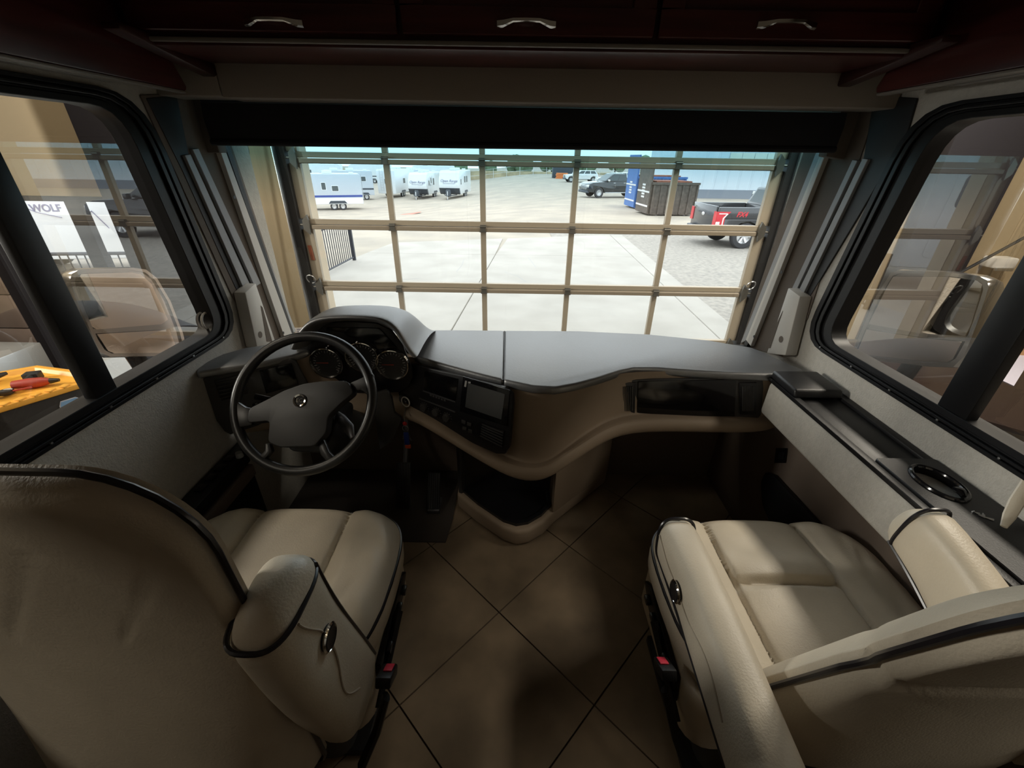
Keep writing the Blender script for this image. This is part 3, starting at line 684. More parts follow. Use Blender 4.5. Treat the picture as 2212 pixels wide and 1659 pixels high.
for k in range(3): Lq('rocker_switch', [(545 + 18 * k, 872 - 6 * k), (559 + 18 * k, 868 - 6 * k), (560 + 18 * k, 886 - 6 * k), (547 + 18 * k, 890 - 6 * k)], 'gloss_black', .018, .005, lp)
# knee panel left of the stack
MB().prism([PY(u, v, 1.46) for u, v in ((812, 850), (835, 843), (846, 860), (852, 893), (868, 905), (846, 955), (820, 972), (808, 900))], (0, .02, 0)).build('knee_panel', 'charcoal', db, bevel=.006, recalc=True)
# pedestal with storage cubby under the centre of the dash
fo = [(-.270, 1.60), (-.17, 1.50), (-.03, 1.385), (.03, 1.358), (.09, 1.372), (.16, 1.425), (.22, 1.50), (.53, 1.80), (.53, 1.88), (-.27, 1.88)]
MB().prism([(x, y, .001) for x, y in fo], (0, 0, .095)).build('pedestal_base', 'dash_beige', db, bevel=.02, seg=3, recalc=True)
fi = [(-.245, 1.615), (-.16, 1.525), (-.03, 1.415), (.03, 1.392), (.085, 1.405), (.15, 1.455), (.20, 1.52), (.20, 1.86), (-.245, 1.86)]
mb = MB(); n = len(fi); rows = [[(x, y, .088) for x, y in fi], [(x, y, .112) for x, y in fi], [((x - .0) * .93, 1.62 + (y - 1.62) * .90, .112) for x, y in fi], [((x) * .9, 1.62 + (y - 1.62) * .86, .098) for x, y in fi]]
mb.grid(rows, True); mb.f.append([3 * n + k for k in range(n)])
cbk = mb.build('cubby_tray', 'black_satin', db, recalc=True)
MB().box((-.24, 1.62, .099), (.20, 1.86, .56)).build('cubby_back', 'black_satin', db)
MB().prism([(-.262, 1.612, .09), (-.245, 1.60, .09), (-.225, 1.62, .09), (-.262, 1.66, .09)], (0, 0, .52)).build('cubby_edge', 'charcoal', db, bevel=.004, recalc=True)
MB().prism([(.205, 1.475, .09), (.235, 1.50, .09), (.53, 1.79, .09), (.53, 1.87, .09), (.205, 1.56, .09)], (0, 0, .50)).build('pedestal_side', 'dash_beige', db, bevel=.012, recalc=True)
a_ = [Vector((-.06, 1.6195, .30)), Vector((.06, 1.6195, .27)), Vector((.06, 1.6195, .20)), Vector((-.06, 1.6195, .23))]
MB().tube([p + Vector((0, -.003, 0)) for p in a_], .003, 6, True).build('power_socket', 'charcoal', db)

# ================================================================== steering wheel
WC = PY(657, 868, 1.10); AW = R(51)
sw = thing('steering_wheel', WC, 'black four-spoke steering wheel with a round chrome badge in its hub', 'steering wheel')
WT = basis(WC, (1, 0, 0), (0, math.cos(AW), math.sin(AW)))      # local x right, y up the wheel, z to the driver
def wb(): m_ = MB(); m_.T = WT; return m_
RW = .2085
mb = wb(); mb.tube([(RW * math.cos(2 * math.pi * k / 64), RW * math.sin(2 * math.pi * k / 64), 0) for k in range(64)], .0155, 14, True)
mb.build('rim', 'wheel_black', sw, smooth=True)
hub = rpoly([(-.150, -.026), (-.095, .004), (-.052, .030), (.005, .052), (.055, .060), (.136, .063), (.160, .028), (.125, -.004), (.088, -.045), (.088, -.095), (.055, -.135), (-.045, -.140), (-.082, -.125), (-.084, -.062), (-.150, -.070)], .012, 3)
mb = wb(); mb.prism([(x, y, -.012) for x, y in hub], (0, 0, .038)); mb.build('hub_pad', 'wheel_grey', sw, bevel=.009, seg=3, recalc=True, ang=60)
for nm, px, m_ in (('spoke', [(-.205, .012), (-.192, -.008), (-.172, -.020), (-.145, -.024), (-.145, -.074), (-.195, -.086), (-.214, -.05)], 'wheel_black'),
                   ('spoke', [(.138, .060), (.180, .080), (.190, .100), (.208, .088), (.212, .030), (.196, .022), (.175, .038), (.155, .034)], 'wheel_grey'),
                   ('spoke', [(-.085, -.128), (-.075, -.150), (-.105, -.190), (-.125, -.178), (-.098, -.150), (-.10, -.128)], 'wheel_black'),
                   ('spoke', [(.055, -.125), (.075, -.112), (.095, -.150), (.120, -.172), (.098, -.188), (.070, -.160)], 'wheel_black')):
    mb = wb(); mb.prism([(x, y, -.010) for x, y in px], (0, 0, .020)); mb.build(nm, m_, sw, bevel=.005, recalc=True)
em = wb().lathe([(0, .0255), (.0145, .0255), (.0145, .030), (.0185, .032), (.0205, .029), (.0205, .0255)], n=32).build('badge', 'chrome', sw, smooth=True, recalc=True)
wb().lathe([(0, .0275), (.0142, .0275), (.0142, .026)], n=24).build('badge_face', 'gloss_black', em, recalc=True)
text_mesh('badge_letters', 'EC', .017, 'chrome', em, WT @ Matrix.Translation((0, 0, .0283)), .0008)
mb = wb(); mb.tube([(0, -.03, -.01), (0, -.03, -.10), (0, -.02, -.50)], [.060, .055, .045], 20); mb.build('column', 'charcoal', sw, smooth=True)
mb = wb(); mb.prism([(x, y, -.045) for x, y in rpoly([(-.075, .03), (.075, .03), (.08, -.10), (.05, -.15), (-.05, -.15), (-.08, -.10)], .02, 3)], (0, 0, -.16)); mb.build('column_shroud', 'black_plastic', sw, bevel=.006, recalc=True)
mb = wb(); mb.tube([(-.06, .005, -.075), (-.12, .012, -.065), (-.185, .022, -.055)], [.007, .006, .010], 10); mb.build('turn_stalk', 'gloss_black', sw, smooth=True)
mb = wb(); mb.tube([(.06, -.02, -.075), (.095, -.045, -.06), (.125, -.075, -.05), (.140, -.105, -.045)], [.010, .016, .018, .008], 12, sq=.55); mb.build('shift_lever', 'dark_steel', sw, smooth=True)

# ================================================================== pedals and keys
def pedal(name, lab, pts, w0, ribs, m_, grp=None):
    t = thing(name, pts[0], lab, 'pedal', 'foot pedals')
    rows = [[(p[0] - w0, p[1], p[2]), (p[0] + w0, p[1], p[2]), (p[0] + w0, p[1] + .014, p[2] - .006), (p[0] - w0, p[1] + .014, p[2] - .006)] for p in pts]
    n = len(rows); mb = MB().grid(rows, True); mb.f += [[3, 2, 1, 0], [(n - 1) * 4 + k for k in range(4)]]
    o = mb.build('pedal_pad', m_, t, bevel=.004, recalc=True)
    for k in range(ribs):
        x = -w0 + 2 * w0 * (k + .5) / ribs
        MB().tube([(p[0] + x, p[1] - .001, p[2] + .001) for p in pts], .0022, 5).build('grip_rib', 'rubber', t)
    return t
b0 = Vector((-.535, 1.535, .05)); b1 = PY(872, 1000, 1.66)
t = pedal('brake_pedal', 'tall dark brake pedal beside the steering column', [b0, b0.lerp(b1, .33), b0.lerp(b1, .66), b1], .036, 9, 'charcoal')
MB().tube([b1 + Vector((0, .012, -.05)), b1 + Vector((0, .10, .08)), (b1.x, 1.80, .60)], .014, 8).build('pedal_arm', 'dark_steel', t, smooth=True)
a0 = Vector((-.385, 1.555, .035)); a1 = PY(938, 1022, 1.72)
t = pedal('accelerator_pedal', 'narrow ribbed black accelerator pedal on the floor left of the storage cubby', [a0, a0.lerp(a1, .33), a0.lerp(a1, .66), a1], .032, 6, 'black_plastic')
MB().box((a0.x - .03, a0.y - .01, .009), (a0.x + .03, a0.y + .09, .03)).build('pedal_hinge', 'dark_steel', t, bevel=.003)

kr = thing('key_bunch', S(876, 868, .042), 'bunch of keys with a large white ring, blue and orange fob hanging from the ignition', 'keys')
mb = MB(); c = S(876, 868, .042); mb.T = basis(c, x_, y_)
mb.tube([(.0215 * math.cos(2 * math.pi * k / 32), .0215 * math.sin(2 * math.pi * k / 32), 0) for k in range(32)], .0026, 8, True); mb.build('ring', 'white_plastic', kr, smooth=True)
d0 = c + Vector((0, 0, -.024)); dn = Vector((0, 0, -1)); kx = Vector((1, -.1, 0)).normalized()
MB().tube([ic, c], .003, 6).build('ignition_key', 'steel', kr)
d1 = d0 + Vector((.004, -.062, -.012)); MB().tube([d0, d0.lerp(d1, .6), d1, d1 + dn * .022], .0022, 6).build('chain', 'steel', kr)
d0 = d1 - dn * .012
MB().ball(d0 + dn * .045, .010, 10, (1, .5, 1)).build('red_tag', 'key_red', kr, smooth=True)
MB().tube([d0 + dn * .055 + kx * (.013 * math.cos(a)) + dn * (.014 + .014 * math.sin(a)) for a in [2 * math.pi * k / 16 for k in range(16)]], .0013, 6, True).build('split_ring', 'steel', kr)
for k, (dx, l) in enumerate(((-.016, .05), (.014, .045), (.020, .055))):
    p = d0 + dn * .075; q = p + kx * dx + dn * l; s_ = kx * .005
    MB().prism([p - s_, p + s_, q + s_ * .6, q - s_ * .6], (0, -.002, 0)).build('key', 'steel', kr, recalc=True)
p = d0 + dn * .085 + Vector((.002, -.008, 0)); MB().box(p + Vector((-.011, -.004, -.062)), p + Vector((.011, .004, 0))).build('blue_fob', 'key_blue', kr, bevel=.003)
MB().box(p + Vector((-.010, -.005, -.080)), p + Vector((.014, .005, -.062))).build('orange_fob_end', 'key_orange', kr, bevel=.003)
# ================================================================== captain chairs
def sup(th, a, b, n):
    c, s_ = math.cos(th), math.sin(th)
    return (a * math.copysign(abs(c) ** (2 / n), c), b * math.copysign(abs(s_) ** (2 / n), s_))
def gsn(x, w): return math.exp(-(x / w) ** 2)
def cushion(parent, W, L, z0, zt, ym, groove):
    NT, NR = 168, 60; rows = []; cy = L / 2
    def O(th):
        x, y = sup(th, W, L / 2, 4.2); y += .022 * (1 - (x / W) ** 2) if y > 0 else 0
        x *= 1 - .06 * sstep((-y) / (L / 2)); return x, y + cy
    for i in range(NR + 1):
        rho = (i / NR) ** .85; row = []
        for k in range(NT):
            x, y = O(2 * math.pi * k / NT); x, y = x * rho, cy + (y - cy) * rho; ax = abs(x)
            z = zt + .020 * sstep((ax - .145) / .07) - .05 * max(0, (rho - .80) / .20) ** 2.4
            z += .012 * (1 - min(1, ax / .15) ** 4) - .016 * gsn(ax - .150, .007)
            if ym and ax < .15: z += -.018 * gsn(y - ym, .010) + .010 * gsn(y - ym - .05, .05)
            z -= .02 * sstep((y - L * .80) / (L * .22)) * (ax < .15) * 0.5
            if ax > .20: z += .0022 * math.sin(y * 55 + 3 * math.sin(ax * 40)) * sstep((ax - .22) / .05)
            row.append((x, y, z))
        rows.append(row)
    for dz, k_ in ((-.066, 1.012), (-.085, 1.016), (-.105, 1.01), (-.12, .985), (-.12, .5)):
        row = []
        for k in range(NT):
            x, y = O(2 * math.pi * k / NT); row.append((x * k_, cy + (y - cy) * k_, zt + dz + .02 * sstep((abs(x) - .145) / .07) * (dz > -.1)))
        rows.append(row)
    c = MB().grid(rows, True).build('seat_cushion', 'leather', parent, False, smooth=True, ang=75, recalc=True)
    pts = []
    for k in range(84):
        x, y = O(2 * math.pi * k / 84); pts.append((x * 1.006, cy + (y - cy) * 1.006, zt - .053 + .02 * sstep((abs(x) - .145) / .07)))
    MB().tube(pts, .0048, 7, True).build('piping', 'piping', c, False, smooth=True)
    return c
def backrest(parent, W, H, yb, zb, rec, notch, seams, TF=.035, belly=.12):
    NT, NR = 120, 44; cz = H / 2
    Tm = Matrix.Translation((0, yb, zb)) @ Matrix.Rotation(rec, 4, 'X')
    base_ = rrect(-W, W, 0, H, [.06, .15, .15, .06], 10); lens = [0]
    for i in range(len(base_)): lens.append(lens[-1] + (Vector(base_[(i + 1) % len(base_)]) - Vector(base_[i])).length)
    def O(th):
        d = (th / (2 * math.pi)) % 1.0 * lens[-1]; i = 0
        while lens[i + 1] < d: i += 1
        t = (d - lens[i]) / max(1e-9, lens[i + 1] - lens[i]); p_ = Vector(base_[i]).lerp(Vector(base_[(i + 1) % len(base_)]), t); x, z = p_.x, p_.y
        if notch: x *= 1 - .05 * gsn(z / H - notch, .03)
        return x, z
    rows = []
    for side, rr in ((1, range(0, NR + 1)), (-1, range(NR - 1, -1, -1))):
        for i in rr:
            rho = (i / NR) ** .8; row = []
            for k in range(NT):
                x, z = O(2 * math.pi * k / NT); x, z = x * rho, cz + (z - cz) * rho
                if side > 0:
                    y = .040 + TF * (1 - max(0, (rho - .45) / .55) ** 2.6) + .5 * TF * .02 / .04 * sstep((abs(x) - .13) / .06) * (1 - rho ** 6)
                    y -= .012 * gsn(abs(x) - .135, .008) * (rho < .97)
                else:
                    y = .045 * max(0, (rho - .90) / .10) ** 2 - .012 * (1 - rho ** 2)
                    y -= belly * (1 - rho ** 5) * sstep(1 - z / (.75 * H))
                    for (x0, z0, x1, z1) in seams:
                        d = Vector((x1 - x0, z1 - z0)); l = d.length; d.normalize(); q = Vector((x - x0, z - z0)); t = q.dot(d)
                        if -.01 < t < l + .01: y += .0035 * gsn(q.dot(Vector((-d.y, d.x))), .005)
                    if notch: y += .010 * gsn(z - notch * H - .05 * (x + W) / W, .012) * (rho > .2)
                row.append(Tm @ Vector((x, y, z)))
            rows.append(row)
    b = MB().grid(rows, True).build('backrest', 'leather', parent, False, smooth=True, ang=75, recalc=True)
    pts = []
    for k in range(90):
        th = 2 * math.pi * k / 90; x, z = O(th); pts.append(Tm @ Vector((x * 1.004, .024, cz + (z - cz) * 1.004)))
    MB().tube(pts, .0055, 7, True).build('piping', 'piping', b, False, smooth=True)
    return b
def armrest(parent, x, y, z, ang, L, knob_side, hw=.050, hh=.082, knob=.56, full=True):
    Tm = Matrix.Translation((x, y, z)) @ Matrix.Rotation(ang, 4, 'X')
    NT = 40; rows = []; ys = [-.16, -.155, -.12, -.03] + [L * t for t in (.05, .2, .35, .5, .62, .74, .84, .90, .94, .965, .985, .997, 1.0)]
    def scale(yy):
        e = (yy - (L - .06)) / .06
        r_ = math.sqrt(max(0.0, 1 - e * e)) if e > 0 else 1
        if yy < -.13: r_ = .85 if yy > -.158 else .4
        return max(r_, .0001)
    for yy in ys:
        s_ = scale(yy); tap = 1 - .16 * sstep(yy / L)
        row = []
        for k in range(NT):
            a, b = sup(2 * math.pi * k / NT, hw * s_, hh * s_ * tap, 3.0)
            dent = -.010 * gsn(yy - L * knob, .05) * gsn(b, .05) * (1 if a * knob_side > 0 else 0)
            row.append(Tm @ Vector((a + math.copysign(1, a) * dent, yy, b + .010 * math.sin(yy / L * 3) )))
        rows.append(row)
    pd = MB().grid(rows, True).build('armrest', 'leather', parent, False, smooth=True, ang=75, recalc=True)
    def loop(yy, k_=1.01, n=40):
        s_ = scale(yy); tap = 1 - .16 * sstep(yy / L); out = []
        for k in range(n):
            a, b = sup(2 * math.pi * k / n, hw * s_ * k_, hh * s_ * tap * k_, 3.0); out.append(Tm @ Vector((a, yy + .02 * (b / hh), b + .010 * math.sin(yy / L * 3))))
        return out
    MB().tube(loop(L - .045), .0045, 7, True).build('piping', 'piping', pd, False, smooth=True)
    # seam piping under the outer edge, welt and pivot knob
    for ks, m_, rad, zz in (((knob_side, 'piping', .0042, -.80), (knob_side, 'leather_seam', .0022, .15)) if full else ((knob_side, 'piping', .0042, -.80),)):
        pts = []
        for t in range(25):
            yy = (-.12 if zz < 0 else -.02) + (L + (.07 if zz < 0 else -.03)) * t / 24; tap = 1 - .16 * sstep(yy / L); zq = zz + (.25 * math.sin(t * .31) if zz > 0 else 0)
            aa = hw * (1 - abs(zq) ** 3.0) ** (1 / 3.0) - (.010 * gsn(yy - L * knob, .05) * gsn(zq * hh, .05) if zz > 0 else 0)
            pts.append(Tm @ Vector((ks * (aa + .0008), yy, hh * tap * zq + .010 * math.sin(yy / L * 3))))
        MB().tube(pts, rad, 6).build('piping' if m_ == 'piping' else 'welt', m_, pd, False, smooth=True)
    if not full: return pd
    kb = MB(); kb.T = Tm @ Matrix.Translation((knob_side * (hw - .003), L * knob, .004)) @ Matrix.Rotation(R(90) * knob_side, 4, 'Y')
    kn = kb.lathe([(.024, -.004), (.024, .005), (.020, .007), (.012, .005), (0, .006)], n=20).build('recline_knob', 'black_plastic', pd, False, smooth=True, recalc=True)
    kb2 = MB(); kb2.T = kb.T; kb2.lathe([(.0245, .000), (.0275, .004), (.0245, .0065)], n=24, cap=False).build('knob_ring', 'chrome', kn, False, smooth=True)
    return pd
def chair(label, xc, y0, rec, notch, seams, arms, aisle, buckle, ym):
    t = thing('captain_chair', (xc, y0, 0), label, 'seat', 'cockpit seats')
    cushion(t, .345, .535, .42, .545, ym, True)
    MB().prism([(x, y, .03) for x, y in rrect(-.23, .23, .04, .46, .05, 4)], (0, 0, .20)).build('pedestal', 'charcoal', t, False, bevel=.01, recalc=True)
    MB().prism([(x, y, .23) for x, y in rrect(-.325, .325, .02, .50, .07, 5)], (0, 0, .195)).build('seat_skirt', 'leather', t, False, bevel=.012, seg=3, recalc=True)
    MB().box((-.27, .06, .001), (.27, .44, .035)).build('floor_plate', 'black_plastic', t, False, bevel=.004)
    backrest(t, .258, rec[3], rec[1], rec[2], rec[0], notch, seams)
    for a in arms: armrest(t, *a)
    s_ = aisle
    MB().prism([(s_ * .326, y, z) for y, z in ((.10, .30), (.36, .33), (.42, .37), (.38, .40), (.12, .38))], (s_ * .016, 0, 0)).build('control_panel', 'black_plastic', t, False, bevel=.004, recalc=True)
    for k in range(4):
        MB().box((s_ * .342, .16 + .06 * k, .355), (s_ * .356, .19 + .06 * k, .372)).build('seat_switch', 'black_satin', t, False, bevel=.003)
    MB().tube([(s_ * .345, .05, .31), (s_ * .350, .16, .345), (s_ * .355, .27, .385)], [.008, .010, .012], 8).build('slide_lever', 'black_plastic', t, False, smooth=True)
    bp = Vector(buckle) - Vector((xc, y0, 0))
    root_ = Vector((s_ * .30, -.02, .16))
    MB().tube([root_, root_.lerp(bp, .4) + Vector((s_ * .015, 0, 0)), bp - Vector((0, .03, .05))], [.016, .015, .014], 8, sq=.6).build('belt_stalk', 'black_plastic', t, False, smooth=True)
    bk = MB(); bk.T = Matrix.Translation(bp) @ Matrix.Rotation(R(-35), 4, 'X'); bk.box((-.019, -.035, -.022), (.019, .032, .006))
    bo = bk.build('belt_buckle', 'black_plastic', t, False, bevel=.005)
    b2 = MB(); b2.T = bk.T; b2.box((-.011 + s_ * .003, -.010, .006), (.011 + s_ * .003, .022, .010)); b2.build('release_button', 'buckle_red', bo, False, bevel=.002)
    return t
chair('cream leather driver seat behind the steering wheel, right armrest folded up', -.685, .515, (R(2.5), -.085, .30, .93), 0,
      [(.20, .80, .08, .62), (-.10, .62, .02, .80)],
      [(.292, .010, .535, R(101), .45, 1, .052, .102)], 1, PZ(836, 1452, .46), 0)
chair('cream leather passenger seat with piped armrests beside the wall console', .790, .495, (R(19.5), .030, .40, .90), .62,
      [], [(-.338, -.085, .665, R(2), .44, -1), (.175, -.02, .745, R(20), .30, -1, .046, .085, .5, False)], -1, PZ(1436, 1437, .46), .285)
# ================================================================== outside mirrors on the coach
def coach_mirror(name, X, sg, px_loop, face_loop, low_loop, label):
    t = thing(name, PX(*px_loop[0], X), label, 'mirror', 'outside mirrors')
    P = [PX(u, v, X) for u, v in px_loop]; c = sum(P, Vector()) / len(P)
    F_ = [PX(u, v, X) for u, v in px_loop]
    # housing tilts towards the driver: far edge swings forward
    tl = lambda p, o: Vector((p.x + sg * .28 * (p.y - c.y) * -1 - sg * o, p.y, p.z))
    mb = MB(); rows = [[tl(p, .012) for p in P], [tl(c + (p - c) * 1.02, -.01) for p in P], [tl(c + (p - c) * .96, -.05) for p in P], [tl(c + (p - c) * .6, -.085) for p in P]]
    mb.grid(rows, True); n = len(P); mb.f.append([3 * n + k for k in range(n)])
    inner = [tl(c + (p - c) * .93, .012) for p in P]; back = [tl(c + (p - c) * .93, .002) for p in P]
    b = len(mb.v); mb.v += inner + back; mb.f += [[k, (k + 1) % n, b + (k + 1) % n, b + k] for k in range(n)] + [[b + k, b + (k + 1) % n, b + n + (k + 1) % n, b + n + k] for k in range(n)] + [[b + n + k for k in range(n)]]
    mb.build('mirror_shell', 'mirror_shell', t, smooth=True, ang=50, recalc=True)
    for nm, lp in (('mirror_glass', face_loop), ('convex_glass', low_loop)):
        Q_ = [tl(PX(u, v, X), .008) for u, v in lp]; MB().prism(Q_, (-sg * .003, 0, 0)).build(nm, 'mirror', t, recalc=True)
    lo = min(P, key=lambda p: p.z)
    MB().tube([tl(c + Vector((0, 0, -.18)), -.05), (c.x + sg * -.02, c.y - .02, c.z - .40), (sg * (1.27 if sg > 0 else 1.20), c.y - .05, c.z - .50)], [.030, .035, .04], 10).build('mirror_arm', 'black_plastic', t, smooth=True)
    return t
coach_mirror('side_mirror', -1.48, -1, [(168, 592), (180, 582), (270, 578), (292, 582), (312, 600), (340, 650), (368, 720), (378, 755), (360, 768), (250, 771), (232, 760), (205, 700), (178, 640), (166, 605)],
             [(184, 592), (268, 588), (284, 592), (304, 612), (340, 690), (330, 700), (222, 712), (212, 704), (186, 630), (180, 604)],
             [(224, 722), (345, 712), (360, 750), (350, 762), (258, 764), (246, 758)], 'large outside mirror seen through the window left of the steering wheel')
coach_mirror('side_mirror', 1.52, 1, [(1955, 590), (1968, 584), (2050, 588), (2105, 596), (2118, 605), (2119, 620), (2090, 700), (2060, 770), (2040, 792), (1990, 790), (1885, 776), (1872, 768), (1872, 758), (1925, 640)],
             [(1958, 598), (2050, 598), (2100, 606), (2108, 614), (2080, 700), (2066, 726), (1990, 720), (1905, 700), (1945, 620)],
             [(1900, 712), (1990, 730), (2060, 738), (2040, 775), (2030, 782), (1990, 780), (1890, 766), (1880, 758)], 'large outside mirror seen through the window beside the passenger console')

# ================================================================== garage around the coach
GY, GB = 4.36, -1.0                             # inner face of the front wall, garage floor level
struct(bx('floor_garage', (-8.5, -9, GB - .1), (7.5, GY + .30, GB), 'garage_floor'))
struct(bx('ceiling_garage', (-8.5, -9, 4.6), (7.5, GY + .3, 4.7), 'garage_tan'))
struct(bx('wall_garage_left', (-8.6, -9, GB), (-8.5, GY + .3, 4.6), 'garage_tan'))
struct(bx('wall_garage_right', (7.5, -9, GB), (7.6, GY + .3, 4.6), 'garage_tan'))
struct(bx('wall_garage_back', (-8.5, -9.1, GB), (7.5, -9.0, 4.6), 'garage_tan'))
DX0, DX1, DTOP = -2.03, 2.52, 3.4
GX0, GX1, GTOP = -5.6, -3.86, 1.21
mb = MB()
mb.box((-8.5, GY, GB), (GX0, GY + .25, 4.6)); mb.box((GX0, GY, GTOP), (GX1, GY + .25, 4.6)); mb.box((GX1, GY, GB), (DX0, GY + .25, 4.6)); mb.box((DX0, GY, DTOP), (DX1, GY + .25, 4.6)); mb.box((DX1, GY, GB), (7.5, GY + .25, 4.6))
wgf = struct(mb.build('wall_garage_front', 'garage_tan'))
for x in (-2.62, -2.86, -3.10, 2.86, 3.10, 4.9, 5.3, -6.1, -6.6):
    MB().box((x - .012, GY - .012, GB), (x + .012, GY, 4.6)).build('panel_rib', 'garage_tan', wgf, bevel=.004)
mb = MB(); mb.box((DX0 - .02, GY + .10, GB), (DX0 + .004, GY + .255, DTOP)); mb.build('exterior_jamb', 'exterior_beige', wgf)
mb = MB(); mb.box((DX1 - .004, GY + .10, GB), (DX1 + .02, GY + .255, DTOP)); mb.build('exterior_jamb', 'exterior_beige', wgf)
dcol = bx('steel_column', (-3.84, GY - .14, GB), (-3.12, GY - .016, 4.6), 'garage_dark', bevel=.01)
tag(dcol, 'wide dark column on the garage wall outside the driver window', 'column', 'dark garage columns')
dcol = bx('steel_column', (3.79, GY - .14, GB), (4.47, GY - .016, 4.6), 'garage_dark', bevel=.01)
tag(dcol, 'wide dark column on the garage wall outside the passenger window', 'column', 'dark garage columns')

# ---------------- glazed sectional overhead door
gd = thing('door_1', (.18, 4.3, GB), kind='structure')
DY = 4.30
mull = [PY(843, 430, DY).x, PY(1043, 430, DY).x, PY(1240, 430, DY).x, PY(1450, 430, DY).x]
xs = [DX0 + .02] + mull + [2.385]
jt = [PY(1100, v, DY).z for v in (348, 491, 623)]
sec = jt[0] - jt[2]; hsec = sec / 2
joints = [jt[0] + 2 * hsec, jt[0] + hsec, jt[0], jt[1], jt[2], jt[2] - hsec, jt[2] - 2 * hsec, max(GB, jt[2] - 3 * hsec)]
for si in range(len(joints) - 1):
    zt, zb = joints[si], joints[si + 1]
    for za, zb_ in ((zt - .045, zt - .002), (zb + .002, zb + .050)):
        MB().box((xs[0], DY - .02, za), (xs[-1], DY + .03, zb_)).build('rail', 'door_tan', gd, bevel=.003, seg=1)
    MB().box((xs[0] + .06, DY - .05, zt - .040), (xs[-1] - .06, DY - .021, zt - .004)).build('strut', 'door_strut', gd, bevel=.003, seg=1)
    for k, x in enumerate(xs):
        hw = .05 if k in (0, 5) else .026
        MB().box((x - hw, DY - .018, zb + .050), (x + hw, DY + .028, zt - .045)).build('stile', 'door_tan', gd, bevel=.003, seg=1)
    for k in range(5):
        h0 = .05 if k == 0 else .026; h1 = .05 if k == 4 else .026
        MB().add([(xs[k] + h0, DY + .008, zb + .05), (xs[k + 1] - h1, DY + .008, zb + .05), (xs[k + 1] - h1, DY + .008, zt - .045), (xs[k] + h0, DY + .008, zt - .045)], [(0, 1, 2, 3)]).build('pane', 'pane_glass', gd)
    for k in range(1, 5):
        x = xs[k]; mb = MB(); mb.box((x - .026, DY - .058, zt - .038), (x + .026, DY - .022, zt + .022)); mb.box((x - .032, DY - .064, zt - .042), (x + .032, DY - .05, zt - .030)); mb.cyl((x - .03, DY - .056, zt + .008), (x + .03, DY - .056, zt + .008), .008, 8)
        mb.build('hinge', 'hinge_steel', gd)
    for x, sg in ((xs[0], -1), (xs[-1], 1)):
        MB().prism([(x + sg * -.03, DY - .03, zt - .09), (x + sg * .02, DY - .03, zt - .04), (x + sg * .02, DY - .03, zt + .04), (x + sg * -.03, DY - .03, zt + .09), (x + sg * -.045, DY - .03, zt)], (0, -.025, 0)).build('roller_bracket', 'hinge_steel', gd, recalc=True)
        MB().cyl((x, DY - .045, zt), (x + sg * .10, DY - .045, zt), .010, 8).build('roller', 'hinge_steel', gd)
    ob_ = None
for x, sg in ((xs[0] - .05, -1), (xs[-1] + .05, 1)):
    MB().box((x, DY - .06, GB), (x + sg * .07, DY + .04, DTOP)).build('weather_seal', 'rubber', gd)
    MB().box((x + sg * .07, DY - .11, GB), (x + sg * .085, DY + .02, DTOP)).build('track', 'steel', gd, bevel=.003)
for (u, v) in ((672, 603), (1622, 617)):
    p = PY(u, v, DY - .07); mb = MB(); mb.tube([p + Vector((.042 * math.cos(a), -.02 * math.sin(a), .045 * math.sin(a))) for a in [2 * math.pi * k / 20 for k in range(20)]], .006, 6, True); mb.build('pull_ring', 'steel', gd, smooth=True)
sl = MB().prism([PY(u, v, DY - .021) for u, v in ((664, 530), (672, 530), (681, 562), (673, 562))], (0, -.002, 0)).build('warning_label', 'rust', gd, recalc=True)

ch = MB()
for k in range(60):
    z = 3.3 - k * .062; x = -2.43 + .05 * math.sin(k * .09) ; r_ = .02
    pts = [(x + (r_ * .5 * math.cos(a) if k % 2 else 0), GY - .09 + (0 if k % 2 else r_ * .5 * math.cos(a)), z + .045 * math.sin(a)) for a in [2 * math.pi * q / 8 for q in range(8)]]
    ch.tube(pts, .005, 4, True)
chn = ch.build('hoist_chain', 'hinge_steel'); tag(chn, 'steel hoist chain hanging beside the left track of the garage door', 'chain')
cdn = MB().tube([(-2.66, GY - .03, GB), (-2.66, GY - .03, 4.5)], .016, 8).build('conduit_pipe', 'garage_tan', smooth=True); tag(cdn, 'thin tan pipe running up the wall left of the garage door', 'pipe')
sg_ = thing('wall_notice', (-2.4, GY - .02, .0), 'small white printed notice on the tan wall behind the instrument hood', 'notice')
P = [PY(u, v, GY - .002) for u, v in ((636, 708), (672, 706), (676, 724), (640, 726))]
MB().prism(P, (0, -.004, 0)).build('notice_sheet', 'paper', sg_, recalc=True)
for k in range(3):
    P = [PY(u, v, GY - .006) for u, v in ((641, 711 + 4 * k), (670, 709.5 + 4 * k), (670, 711 + 4 * k), (641, 712.5 + 4 * k))]
    MB().prism(P, (0, -.001, 0)).build('print_line', 'decal', sg_, recalc=True)

# ---------------- glazed entrance beside the bay
ge = thing('door_2', (-4.7, GY, GB), kind='structure')
mb = MB(); mb.box((GX0, GY + .02, GTOP - .05), (GX1, GY + .09, GTOP)); mb.box((GX0, GY + .02, GB), (GX1, GY + .09, GB + .1)); mb.build('frame_rail', 'garage_dark', ge)
for x in (GX0 + .03, -4.30, GX1 - .03, -5.0):
    wd_ = .075 if x == -4.30 else .03
    MB().box((x - wd_, GY + .02, GB + .1), (x + wd_, GY + .09, GTOP - .05)).build('frame_post', 'garage_dark', ge)
MB().add([(GX0, GY + .05, GB + .1), (GX1, GY + .05, GB + .1), (GX1, GY + .05, GTOP - .05), (GX0, GY + .05, GTOP - .05)], [(0, 1, 2, 3)]).build('pane', 'pane_glass', ge)

